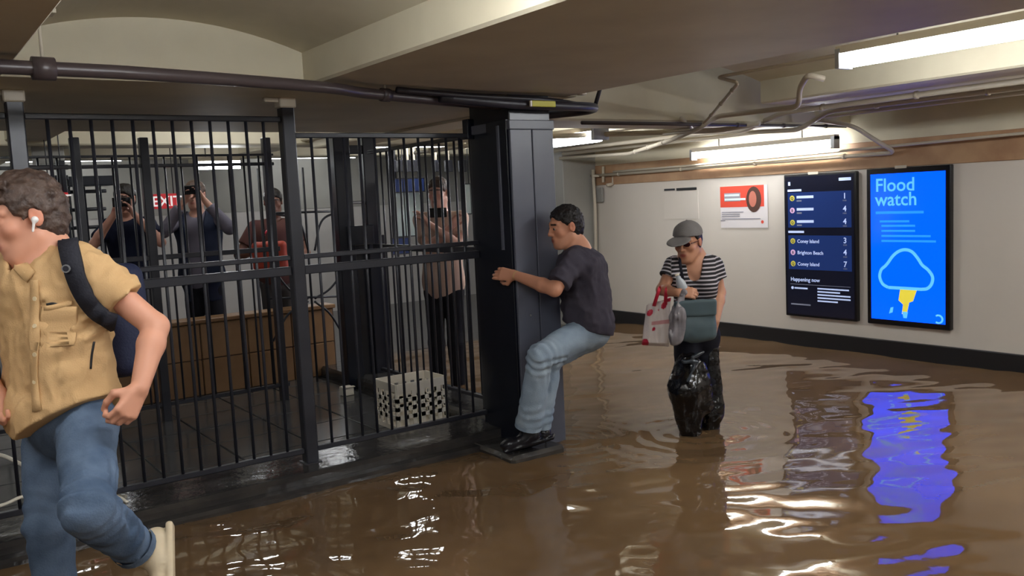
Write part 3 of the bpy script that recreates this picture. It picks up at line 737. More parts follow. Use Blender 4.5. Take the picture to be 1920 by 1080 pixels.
# ================================================================== conduit, cables and pipes
cd = empty('ceiling_conduit', (1.6, 4.0, 2.05), 'dark brown conduit slung under the ceiling along the railing', 'conduit')
main = [(-1.6, 3.60, 2.05), (.415, 3.63, 2.05), (.96, 3.67, 2.05), (1.70, 3.84, 2.05), (2.02, 4.0, 2.05), (2.55, 4.16, 2.045), (3.0, 4.27, 2.04)]
tube('conduit', smooth_path(main, 5), .026, 'conduit', cd, 14)
def ring(nm, p, d, r, w, m, par): v_, f_ = tube_geo([V(*p)-nz(d)*w/2, V(*p)+nz(d)*w/2], r, 14); return add(nm, v_, f_, m, par, True)
ring('coupling', (.545, 3.636, 2.05), (1, .05, 0), .042, .075, 'conduit', cd); ring('coupling', (2.14, 4.04, 2.05), (1, .4, 0), .034, .05, 'conduit', cd)
tube('hanger', [(.545, 3.636, 2.08), (.545, 3.636, 2.26)], .006, 'pipe', cd, 6); box('hanger_plate', (.49, 3.60, 2.245), (.60, 3.68, 2.262), 'pipe', cd, .002)
tube('hanger', [(2.14, 4.04, 2.07), (2.14, 4.04, 2.13)], .006, 'pipe', cd, 6)
cb = empty('cable_bundle', (3.3, 4.2, 2.0), 'thick black cable looped round the head of the dark column', 'cable')
tube('cable', smooth_path([(2.5, 4.10, 2.055), (3.0, 4.13, 2.035), (3.3, 4.12, 2.03), (3.55, 4.16, 2.035), (3.70, 4.24, 2.04), (3.76, 4.36, 2.04), (3.70, 4.47, 2.035), (3.5, 4.56, 2.02), (3.34, 4.62, 2.0)], 7), .028, 'cable', cb, 12)
tube('cable', smooth_path([(2.2, 4.02, 2.075), (2.7, 4.10, 2.068), (3.2, 4.14, 2.065), (3.5, 4.22, 2.06), (3.62, 4.34, 2.065), (3.5, 4.46, 2.055), (3.34, 4.5, 2.04)], 7), .016, 'cable', cb, 10)
tube('cable_drop', [(3.72, 4.26, 2.04), (3.80, 4.22, 2.3)], .013, 'cable', cb, 8)
yl = empty('yellow_tag', (3.2, 4.08, 2.02), 'yellow tag wrapped round the cable above the column', 'tag'); box('tag', (3.10, 4.082, 2.018), (3.27, 4.096, 2.052), 'yellow', yl, .002); box('tag_edge', (3.085, 4.082, 2.018), (3.10, 4.095, 2.052), 'crate', yl, .002)
def prun(name, pts, r, label, m='pipe', round_=.07, clips=0):
    root = empty(name, pts[0], label, 'pipe', 'cream pipes under the ceiling'); tube('pipe', pts, r, m, root, 10, round_)
    pts = [np.asarray(p, float) for p in pts]
    for k in range(clips):
        i = min(range(len(pts)-1), key=lambda j: -np.linalg.norm(pts[j+1]-pts[j])); p = pts[i]+(pts[i+1]-pts[i])*((k+.5)/clips); ring('clip', p, pts[i+1]-pts[i], r*1.35, .022, m, root)
    return root
prun('ceiling_pipe', [(4.45, 2.95, 2.21), (4.45, 3.9, 2.21), atz(1385, 155, 2.12), aty(1325, 226, 4.56), aty(1300, 246, 4.7), aty(1240, 252, 5.3), aty(1205, 236, 5.6)], .011, 'thin cream conduit bending down from the end of the bright lamp', clips=3)
prun('ceiling_pipe', [aty(1545, 148, 3.3), aty(1515, 140, 3.35), aty(1499, 165, 3.5), aty(1498, 200, 3.6), aty(1345, 218, 4.55), aty(1312, 240, 4.6), aty(1260, 262, 5.2), aty(1180, 288, 6.5), aty(1050, 297, 7.9)], .018, 'cream conduit with a curved elbow beside the beam', clips=3)
prun('ceiling_pipe', [atx(1108, 330, 6.9), atx(1680, 286, 6.9), atx(1640, 262, 6.75), atx(1600, 236, 6.6), (6.5, 4.7, 2.06), (6.5, 1, 2.06)], .018, 'cream pipe running along the top of the white wall', clips=4)
prun('ceiling_pipe', [atx(1150, 322, 6.86), atx(1300, 310, 6.86), (6.86, 3.0, 1.80), (6.86, -1, 1.80)], .012, 'thin cream pipe just under the tan frieze lamp', clips=4)
prun('ceiling_pipe', [(6.4, 7.9, 1.98), (6.4, 5.5, 1.98), (6.2, 5.0, 1.97), (6.2, 4.58, 1.95), (6.2, 4.3, 2.07), (6.2, 1, 2.07)], .02, 'cream pipe stepping under the girder near the wall', clips=4)
prun('ceiling_pipe', [(6.1, 7.9, 2.0), (6.1, 5.4, 2.0), (5.9, 4.9, 1.97), (5.75, 4.4, 2.06), (5.75, 1.5, 2.07)], .02, 'cream pipe stepping under the girder beside the lit beam', clips=4)
prun('ceiling_pipe', [(4.6, 8.1, 2.02), (4.6, 6.2, 2.02), (5.1, 5.6, 2.0), (5.6, 4.9, 1.97), (5.6, 4.5, 1.99)], .022, 'thick cream pipe swinging across from the far lamp', clips=3)
prun('ceiling_pipe', [(5.4, 8.1, 2.03), (5.4, 5.6, 2.03), (5.3, 4.9, 1.975), (4.8, 4.55, 2.02)], .016, 'cream pipe close beside the far lamp', clips=3)
prun('ceiling_pipe', [(3.9, 4.6, 1.985), (5.2, 4.61, 1.985), (6.9, 4.62, 1.985)], .013, 'cream pipe running across the lower edge of the girder', 'conduit', clips=3)
prun('wall_pipe', [aty(1112, 318, 7.93), aty(1116, 395, 7.93), aty(1117, 450, 7.95), aty(1116, 600, 7.95)], .02, 'cream pipe running down the far corner of the white wall', clips=2)
prun('wall_pipe', [aty(1131, 312, 7.8), aty(1131, 342, 7.8), ], .016, 'short cream pipe drop in the far corner', round_=0, clips=1)
prun('wall_pipe', [aty(1150, 312, 7.7), aty(1150, 345, 7.7), aty(1138, 347, 7.7)], .018, 'short cream pipe with a foot bend in the far corner', round_=.03)
prun('wall_pipe', [aty(1112, 330, 7.9), aty(1155, 328, 7.75)], .014, 'short cream cross pipe in the far corner', round_=0)
jb = empty('junction_box', aty(1132, 370, 7.9), 'grey junction box on the wall in the far corner', 'box'); a = aty(1124, 352, 7.9); c = aty(1150, 378, 7.9)
box('case', (a[0], 7.86, c[2]), (min(c[0], 6.96), 7.99, a[2]), 'greywall', jb, .006); box('lid', (a[0]+.01, 7.85, c[2]+.01), (min(c[0], 6.96)-.01, 7.862, a[2]-.01), 'greywall', jb, .003)
bl = empty('ceiling_bulb', (3.62, 4.15, 2.06), 'small white lamp holder on the beam end above the cable loop', 'lamp'); a = aty(1091, 178, 4.1)
v_, f_ = tube_geo([a, a+V(0, 0, .02), a+V(0, 0, .05)], [.028, .03, .02], 12); add('holder', v_, f_, 'crate', bl, True); v_, f_ = tube_geo([a+V(0, 0, .045), V(a[0], a[1], 2.12)], .01, 8); add('stem', v_, f_, 'pipe', bl, True)
# ================================================================== people
def skin_mat(name, col, col2):
    m = mat(name, col, .5, .4, attr='col'); return m
def head_sd(S, c, R, sc=1.0, ears=True):
    w = lambda x, y, z: c+R@(V(x, y, z)*sc)
    S.ell(w(0, -.012, .035), V(.074, .094, .080)*sc, R, .02)
    S.ell(w(0, .022, -.035), V(.060, .066, .078)*sc, R, .03)
    S.ell(w(0, .048, -.085), V(.040, .036, .030)*sc, R, .03)
    S.ell(w(0, .072, -.100), V(.020, .016, .016)*sc, R, .02)
    for q in (-1, 1):
        S.cone(w(.052*q, -.005, -.055), w(.025*q, .06, -.10), .018*sc, .014*sc, .03)
        S.ell(w(.040*q, .058, -.018), V(.024, .022, .022)*sc, R, .02)
        S.cone(w(.012*q, .084, .034), w(.048*q, .068, .032), .010*sc, .009*sc, .018)
    for q in (-1, 1): S.ell(w(.031*q, .098, .012), V(.017, .016, .011)*sc, R, .010, 's')
    for q in (-1, 1):
        S.ell(w(.031*q, .0745, .010), .0135*sc, R, .006)
        S.cone(w(.018*q, .086, .019), w(.045*q, .078, .018), .0045*sc, .004*sc, .005)
    S.cone(w(0, .086, .022), w(0, .104, -.018), .008*sc, .0105*sc, .010)
    S.ell(w(0, .106, -.024), V(.0115, .011, .010)*sc, R, .008)
    for q in (-1, 1): S.ell(w(.012*q, .096, -.027), V(.008, .010, .008)*sc, R, .006)
    S.ell(w(0, .078, -.058), V(.026, .018, .024)*sc, R, .015)
    S.cone(w(-.018, .088, -.055), w(.018, .088, -.055), .0052*sc, .0052*sc, .006)
    S.cone(w(-.016, .087, -.067), w(.016, .087, -.067), .0060*sc, .0060*sc, .006)
    S.ell(w(0, .101, -.061), V(.020, .008, .0022)*sc, R, .003, 's')
    if ears:
        for q in (-1, 1):
            S.ell(w(.078*q, -.010, .003), V(.0085, .020, .031)*sc, R, .006)
            S.ell(w(.087*q, -.004, .004), V(.006, .010, .016)*sc, R, .005, 's')
def skin_color(c, R, sc, base, lip, brow=None):
    base = np.array(lin(base)[:3]); lip = np.array(lin(lip)[:3]); br = np.array(lin(brow)[:3]) if brow else None
    def f(v):
        L = ((v-c)@R)/sc
        col = np.tile(base, (len(v), 1))
        m = np.exp(-((L[:, 0]/.022)**2+((L[:, 2]+.061)/.011)**2)**2)*(L[:, 1] > .07)
        col = col*(1-m[:, None])+lip*m[:, None]
        ck = .35*np.exp(-(((np.abs(L[:, 0])-.042)/.025)**2+((L[:, 2]+.02)/.022)**2+((L[:, 1]-.065)/.04)**2))
        er = .45*(np.abs(L[:, 0]) > .074)*(np.abs(L[:, 2]) < .045)*(np.abs(L[:, 1]) < .05)
        mk = np.maximum(ck, er)[:, None]
        col = col*(1-mk)+(col*np.array([1.05, .72, .68]))*mk
        if br is not None:
            b_ = (np.abs(np.abs(L[:, 0])-.031) < .021)*(np.abs(L[:, 2]-.034+.12*(np.abs(L[:, 0])-.031)**1) < .0055)*(L[:, 1] > .055)
            col = np.where(b_[:, None] > 0, br, col)
        return col
    return f
def eyes(c, R, sc, parent):
    for q in (-1, 1):
        p = c+R@(V(.031*q, .0772, .009)*sc)
        sd = Sdf().ell(p, .0118*sc, R); v, f = sd.build(.003*sc)
        e = add('eye', v, f, 'eyewhite', parent, True)
        sd = Sdf().ell(p+R@V(0, .0085*sc, -.001), V(.0078, .0046, .0078)*sc, R); v, f = sd.build(.002*sc); add('iris', v, f, 'iris', e, True)
M['eyewhite'] = mat('eye_white', (196, 184, 176), .2); M['iris'] = mat('dark_iris', (46, 32, 24), .15)
def hair_sd(c, R, sc, lift=.012, front=.088, nape=-.07, top=0, fz=.066):
    w = lambda x, y, z: c+R@(V(x, y, z)*sc)
    n_ = R@nz(V(0, (fz-nape), -(front+.05)))      # from nape (y -.05) to hairline (y front, z .064): cut what lies in front of and below that plane
    pt = w(0, front, fz)
    S = Sdf()
    S.ell(w(0, -.014, .040), V(.074+lift, .092+lift, .082+lift+top)*sc, R, .01, clip=[(pt, n_)])
    S.ell(w(0, -.045, -.01), V(.064+lift*.6, .055+lift, .075)*sc, R, .02, clip=[(pt, n_), (w(0, 0, nape), R@V(0, 0, -1))])
    for q in (-1, 1): S.ell(w(.092*q, .0, -.008), V(.028, .030, .038)*sc, R, .012, 's')
    return S
def hand_sd(S, wrist, d, pn, side, curl=.5, sc=1.0, thumb=.5, fan=.0):
    f = nz(d); n_ = nz(pn-f*np.dot(pn, f)); t = nz(np.cross(n_, f))*side
    off = [.030, .010, -.010, -.029]; ln = [.070, .078, .072, .056]; kn = [.088, .092, .088, .080]
    for i in range(4):
        k = wrist+(f*kn[i]+t*off[i])*sc
        S.cone(wrist+(f*.012+t*off[i]*.55)*sc, k, .015*sc, .0115*sc, .012)
        a = k; ang = curl*.55 if not hasattr(curl, '__len__') else curl[i]*.55; tot = 0
        for j, q in enumerate((.46, .30, .24)):
            tot += ang*(1.35 if j else 1.0)*1.35
            dr = nz(f*math.cos(tot)+n_*math.sin(tot)+t*off[i]*fan*6)
            b_ = a+dr*ln[i]*q*sc
            S.cone(a, b_, (.0098-.0008*j)*sc, (.0090-.0009*j)*sc, .004); a = b_
    b0 = wrist+(f*.025+t*.022+n_*.006)*sc; b1 = b0+nz(f*.55+t*.75+n_*.35)*.042*sc
    S.cone(b0, b1, .016*sc, .0125*sc, .014)
    b2 = b1+nz(f*.9+t*(.5-thumb)+n_*(.2+.7*thumb))*.034*sc; b3 = b2+nz(f*.85+t*(.2-1.1*thumb)+n_*(.2+.8*thumb))*.028*sc
    S.cone(b1, b2, .0115*sc, .0105*sc, .005); S.cone(b2, b3, .0105*sc, .0085*sc, .004)
    return S
def arm_sd(S, sh, el, wr, sc=1.0, th=1.0):
    S.cone(sh, el, .047*sc*th, .037*sc*th, .02)
    m = el+(wr-el)*.3
    S.cone(el, m, .038*sc*th, .039*sc*th, .015); S.cone(m, wr, .039*sc*th, .026*sc*th, .015)
def torso_sd(S, N, Pv, Lv, inf=0.0, wide=1.0, deep=1.0, k=.07, belly=0.0, fem=False):
    """N neck base, Pv pelvis centre, Lv unit vector to the figure's left; inf = how far cloth stands off"""
    up = nz(N-Pv); Lv = nz(Lv-up*np.dot(Lv, up)); fw = np.cross(Lv, up)   # forward
    R = np.stack([-Lv, fw, up], 1); h_ = np.linalg.norm(N-Pv)
    S.ell(Pv+up*h_*.66, V(.155*wide+inf, .100*deep+inf, h_*.36), R, k)
    S.ell(Pv+up*h_*.83, V(.165*wide+inf, .085*deep+inf, h_*.16+inf), R, k)
    S.ell(Pv+up*h_*.33+fw*belly*.3, V(.142*wide+inf, .100*deep+belly+inf, h_*.34), R, k)
    S.ell(Pv+up*h_*.05, V(.158*wide+inf, .108*deep+inf, h_*.30), R, k)
    if fem:
        for q in (-1, 1): S.ell(Pv+up*h_*.62+fw*(.075*deep)+Lv*.07*q, V(.062+inf*.6, .055+inf*.6, .065+inf*.6), R, .04)
    return R
def shoe_sd(S, ank, toe, up=UP, sc=1.0, h0=.0):
    d = nz(toe-ank); u = nz(up-d*np.dot(up, d)); R = np.stack([np.cross(d, u), d, u], 1)
    base = ank-u*.055*sc
    S.ell(base-d*.02*sc+u*.012*sc, V(.036, .045, .040)*sc, R, .02)
    S.cone(base-d*.02*sc, base+d*.13*sc-u*.004*sc, .036*sc, .034*sc, .02, (u, 1.15))
    S.ell(base+d*.13*sc, V(.040, .055, .030)*sc, R, .02)
    S.cone(ank+u*.01, base+d*.03*sc, .038*sc, .036*sc, .03)
    S.rbox(base+d*.05*sc-u*.030*sc, V(.040, .125, .011)*sc, R, .010, .008)
    return R
def fold(axis_a, axis_b, centers, amp, lam):
    """ring-shaped cloth folds round a limb axis near the given fractions of its length"""
    a = np.asarray(axis_a, float); d = np.asarray(axis_b, float)-a; L = np.linalg.norm(d); d = d/L
    def f(X):
        s = (X-a)@d; rad = np.linalg.norm((X-a)-s[:, None]*d, axis=1); z = 0
        ph = 2.2*vnoise(X*9.+3.1)
        ms = np.clip(.55+.9*vnoise(X*7.+1.7), 0, 1)
        for c_, wd in centers: z = z+amp*ms*np.sin(s*2*math.pi/lam+ph*1.6)*np.exp(-((s-c_*L)/wd)**2)*(rad < .17)
        return z
    return f
def crease(amp, fr): return lambda X: amp*(np.abs(vnoise(X*np.asarray(fr)+5.7))-.3)
def denim(name, c1, c2):
    m = mat(name, c1, .8, .2, noise=(7, c2, .9), bump=(160, .25)); return m
M['denim1'] = denim('mid_blue_denim', (72, 90, 114), (108, 126, 150))
M['denim2'] = denim('light_blue_denim', (134, 152, 170), (160, 175, 188))
M['tan'] = mat('tan_cotton_shirt', (210, 172, 124), .85, .2, noise=(5, (196, 158, 110), .7), bump=(220, .2))
M['tee'] = mat('charcoal_tee', (74, 70, 80), .9, .15, noise=(6, (64, 60, 70), .7), bump=(200, .15))
M['hair_brown'] = mat('brown_hair', (92, 74, 64), .5, .4, noise=(30, (58, 44, 38), .9), bump=(70, .6))
M['hair_black'] = mat('dark_hair', (34, 28, 26), .5, .35, noise=(40, (22, 18, 18), .9), bump=(80, .6))
M['strap'] = mat('black_backpack_webbing', (38, 38, 46), .7, .3, bump=(120, .3))
M['cream_shoe'] = mat('cream_leather_shoe', (226, 208, 176), .5, .4, noise=(8, (206, 186, 152), .6))
M['dark_shoe'] = mat('black_wet_shoe', (28, 28, 34), .25, .5)
M['button'] = mat('pale_button', (220, 200, 160), .35)
M['pods'] = mat('white_earbud', (240, 236, 232), .25)
for k_ in ('skinA', 'skinB', 'skinC'): M[k_] = skin_mat(k_, (200, 150, 125), None)

# ------------------------------------------------------------------ man in the tan shirt, wading out at the left
def man_tan():
    root = empty('person', atz(118, 1290, FLOOR), 'man in a tan short-sleeved shirt and blue jeans striding left', 'person')
    D = 2.9
    ph = math.radians(60); fw = -math.cos(ph)*RH-math.sin(ph)*FH; Lv = math.sin(ph)*RH-math.cos(ph)*FH
    N = P(86, 470, D); Pv = P(128, 778, D+.04)
    shL = N+Lv*.165-UP*.045; shR = N-Lv*.165-UP*.035
    elL = P(292, 612, 2.86); wrL = P(262, 728, 2.74)
    elR = P(-70, 640, 3.0); wrR = P(-8, 735, 2.85)
    hipL = P(165, 800, 2.86); knL = P(166, 955, 2.58); anL = P(262, 1034, 2.84); toL = P(262, 1135, 2.78)
    hipR = P(95, 800, 3.05); knR = P(92, 985, 2.98); anR = P(118, 1250, 3.04); toR = P(20, 1290, 2.95)
    hc = P(50, 411, D-.04); ph2 = math.radians(40); hf = -math.cos(ph2)*RH-math.sin(ph2)*FH-.20*UP
    HR = frame(hf, UP-.05*RH); hs = 1.10
    S = Sdf(); head_sd(S, hc, HR, hs)
    S.cone(hc+HR@V(0, -.03, -.05), N-fw*.01, .060, .066, .03); S.cone(N, N-UP*.10, .068, .09, .04)
    torso_sd(S, N-UP*.02, Pv, Lv, -.012, 1, 1)
    for sh, el, wr in ((shL, elL, wrL), (shR, elR, wrR)):
        S.cone(N-UP*.05, sh, .05, .045, .03); arm_sd(S, sh, el, wr, 1.0, 1.08)
    hand_sd(S, wrL, nz(wrL-elL)*.9-.25*RH, -RH*.75+FH*.5, 1, .95, 1.02, .7)
    hand_sd(S, wrR, nz(V(*(wrR-elR)))-.6*UP, -FH*.6+RH*.4, -1, .9, 1.02, .7)
    for h_, kn, an in ((hipL, knL, anL), (hipR, knR, anR)): S.cone(h_, kn, .065, .045, .02); S.cone(kn, an, .045, .035, .02)
    sd_obj('body', S, .005, 'skinA', root, color=skin_color(hc, HR, hs, (212, 152, 124), (176, 92, 84), (66, 46, 36)))
    eyes(hc, HR, hs, root)
    S = hair_sd(hc, HR, hs, .015, .094, -.085, .008, .092); w = lambda x, y, z: hc+HR@(V(x, y, z)*hs)
    for i in range(9):
        x = -.06+.015*i; S.cone(w(x, .055, .116), w(x*1.1+.004, .092, .104), .016, .010, .012)
    for q in (-1, 1): S.cone(w(.078*q, .028, .035), w(.076*q, .016, .008), .010, .005, .01)
    hr_d = HR@nz(V(.2, 1, .1))
    sd_obj('hair', S, .005, 'hair_brown', root, noise=((.007, 45), (.004, 90)))
    # earbud
    S = Sdf().ell(w(.090, -.002, -.006), .010*hs, HR).cone(w(.092, .002, -.010), w(.088, .012, -.036), .0045, .0038, .004)
    S.pr[0]['c'] = w(-.090, -.002, -.006) if False else S.pr[0]['c']
    # the ear turned to the camera is the man's left: local -x
    S = Sdf().ell(w(-.090, -.002, -.006), .010*hs, HR).cone(w(-.092, .002, -.010), w(-.088, .012, -.036), .005, .004, .004)
    sd_obj('earbud', S, .003, 'pods', root)
    # jeans
    S = Sdf(); S.ell(Pv-UP*.01, V(.165, .125, .14), np.stack([-Lv, fw, UP], 1), .05)
    for h_, kn, an in ((hipL, knL, anL), (hipR, knR, anR)):
        S.cone(h_, kn, .092, .074, .045); S.cone(kn, an+(kn-an)*.16, .074, .064, .02, clip=[(an+(kn-an)*.10, an-kn)])
    fl = [fold(hipL, knL, [(1.0, .09)], .009, .05), fold(knL, anL, [(.10, .07), (.8, .08)], .009, .045), fold(hipR, knR, [(.95, .1)], .005, .06), fold(hipL, knL, [(.05, .07)], .004, .05)]
    sd_obj('jeans', S, .006, 'denim1', root, noise=((.004, 14), (.0022, 32)), disp=lambda X: sum(g(X) for g in fl)+crease(.007, (14, 14, 8))(X))
    v, f = tube_geo([anL+(knL-anL)*.10, anL+(knL-anL)*.19], [.069, .068], 20, False)
    add('jeans_cuff', v, f, 'denim1', root, True)
    # shirt
    up = nz(N-Pv)
    S = Sdf(); torso_sd(S, N-UP*.015, Pv+up*.02, Lv, .026, 1.06, 1.12, .08, .01)
    S.cone(N-UP*.055-Lv*.12, N-UP*.055+Lv*.12, .06, .06, .05)
    for sh, el in ((shL, elL), (shR, elR)):
        d_ = el-sh; S.cone(sh, sh+d_*.75, .066, .078, .045, clip=[(sh+d_*.60, d_)])
    S.ell(Pv-up*.02+fw*.02, V(.205, .165, .14), np.stack([-Lv, fw, up], 1), .06)
    hemR = P(248, 724, D); hemL = P(84, 812, D); hemB = P(18, 772, D); nrmB = np.cross(hemB-hemL, fw); nrmB = nrmB if nrmB[2] < 0 else -nrmB
    nrm = np.cross(hemR-hemL, fw); nrm = nrm if nrm[2] < 0 else -nrm
    S.cone(N+UP*.10+fw*.03, N+UP*.0+fw*.05, .085, .068, .015, op='s')
    S.cone(N+fw*.04, N-UP*.085+fw*.13, .058, .016, .012, op='s')
    slot = fold(shL, P(200, 740, D), [(.5, .3)], .003, .09)
    sd_obj('shirt', S, .006, 'tan', root, noise=((.011, (10, 10, 5)), (.006, (20, 20, 9)), (.002, 40)), cuts=[(hemL, nrm), (hemL, nrmB)], disp=lambda X: crease(.012, (15, 15, 6))(X)+crease(.006, (30, 30, 16))(X)+slot(X)+fold(shL, elL, [(.5, .12)], .004, .05)(X))
    bvh = surf([o for o in root.children if o.name.startswith('shirt')][0])
    def on(px, py, lift=.002): return hit(bvh, px, py, lift)
    shirt_o = [o for o in root.children if o.name.startswith('shirt')][0]
    def patch(nm, pts, m, w_, th):
        hs_ = [on(x, y) for x, y in pts]; return ribbon(nm, [h_[0] for h_ in hs_], [h_[1] for h_ in hs_], w_, th, m, shirt_o)
    # collar, placket, pocket, buttons, slit
    collarL = [(118, 418), (112, 440), (104, 462), (92, 485), (76, 505)]
    patch('collar', smooth2(collarL), 'tan', .055, .006); patch('collar', smooth2([(20, 470), (30, 488), (44, 505), (60, 520)]), 'tan', .045, .006)
    patch('placket', smooth2([(66, 525), (66, 600), (64, 680), (70, 770)]), 'tan', .032, .003)
    patch('pocket', smooth2([(112, 575), (110, 610), (108, 650)]), 'tan', .105, .003)
    patch('pocket_hem', smooth2([(84, 578), (110, 574), (136, 568)]), 'tan', .016, .005)
    patch('opening_shade', smooth2([(88, 571), (100, 569), (114, 573)]), 'blackprint', .008, .002)  # black strip painted for the shade inside the pocket opening
    patch('slit_shade', smooth2([(176, 640), (172, 665), (169, 692)]), 'blackprint', .007, .002)  # black strip painted for the shade inside the side vent
    for py in (560, 612, 664, 716):
        h_ = on(67, py, .005); v, f = tube_geo([h_[0]-h_[1]*.002, h_[0]+h_[1]*.002], .007, 10); add('button', v, f, 'button', shirt_o)
    # shoes
    S = Sdf(); shoe_sd(S, anL, toL, nz(-RH*.8+UP*.3-FH*.1), 1.08); sd_obj('shoe', S, .006, 'cream_shoe', root)
    S = Sdf(); shoe_sd(S, V(anR[0], anR[1], FLOOR+.09), V(toR[0], toR[1], FLOOR+.07), UP, 1.05); sd_obj('shoe', S, .007, 'cream_shoe', root)
    # backpack, worn on the back: a thing of its own
    bp_ = empty('backpack', P(150, 640, D+.3), 'dark navy backpack on the back of the man in tan', 'backpack')
    up_ = nz(N-Pv); Rb = np.stack([nz(np.cross(-fw, up_)), -fw, up_], 1)
    S = Sdf(); S.rbox(Pv+up_*.28-fw*.25-Lv*.06, V(.12, .085, .20), Rb, .05, .02); S.rbox(Pv+up_*.20-fw*.335-Lv*.06, V(.09, .03, .12), Rb, .025, .015)
    M['navy'] = mat('navy_nylon', (30, 36, 62), .6, .3, bump=(120, .2))
    sd_obj('pack', S, .010, 'navy', bp_, noise=((.004, 12),))
    pts = [(130, 432), (128, 450), (133, 480), (143, 515), (158, 550), (180, 580), (212, 604)]
    hs_ = [on(x, y, .004) for x, y in smooth2(pts)]
    top = [N+Lv*.10-fw*.09-UP*.03, N+Lv*.10-fw*.04+UP*.018]
    st_o = ribbon('strap', [h_[0] for h_ in hs_], [h_[1] for h_ in hs_], .062, .012, 'strap', bp_)
    h_ = on(127, 503, .018); v, f = tube_geo([h_[0]-h_[1]*.002, h_[0]+h_[1]*.003], .013, 12); add('buckle', v, f, 'galv', st_o)
    v, f = tube_geo([h_[0]+h_[1]*.001, h_[0]+h_[1]*.005], .009, 12); add('buckle_core', v, f, 'strap', st_o)
def smooth2(pts): return [(p[0], p[1]) for p in smooth_path([V(x, y, 0) for x, y in pts], 4)]
from mathutils.bvhtree import BVHTree
def surf(o):
    off = o.matrix_basis.translation.copy(); q = o.parent
    while q is not None: off += q.location; q = q.parent
    return BVHTree.FromPolygons([v.co+off for v in o.data.vertices], [list(p.vertices) for p in o.data.polygons])
_last = [None]
def hit(bvh, px, py, lift):
    r_ = ray(px, py); loc, nn, _, _ = bvh.ray_cast(Vector(CAM.tolist()), Vector(nz(r_).tolist()))
    if loc is None: 
        loc, nn, _, _ = bvh.find_nearest(Vector((CAM+r_*2.9).tolist()))
    return V(*loc)+V(*nn)*lift, V(*nn)
man_tan()

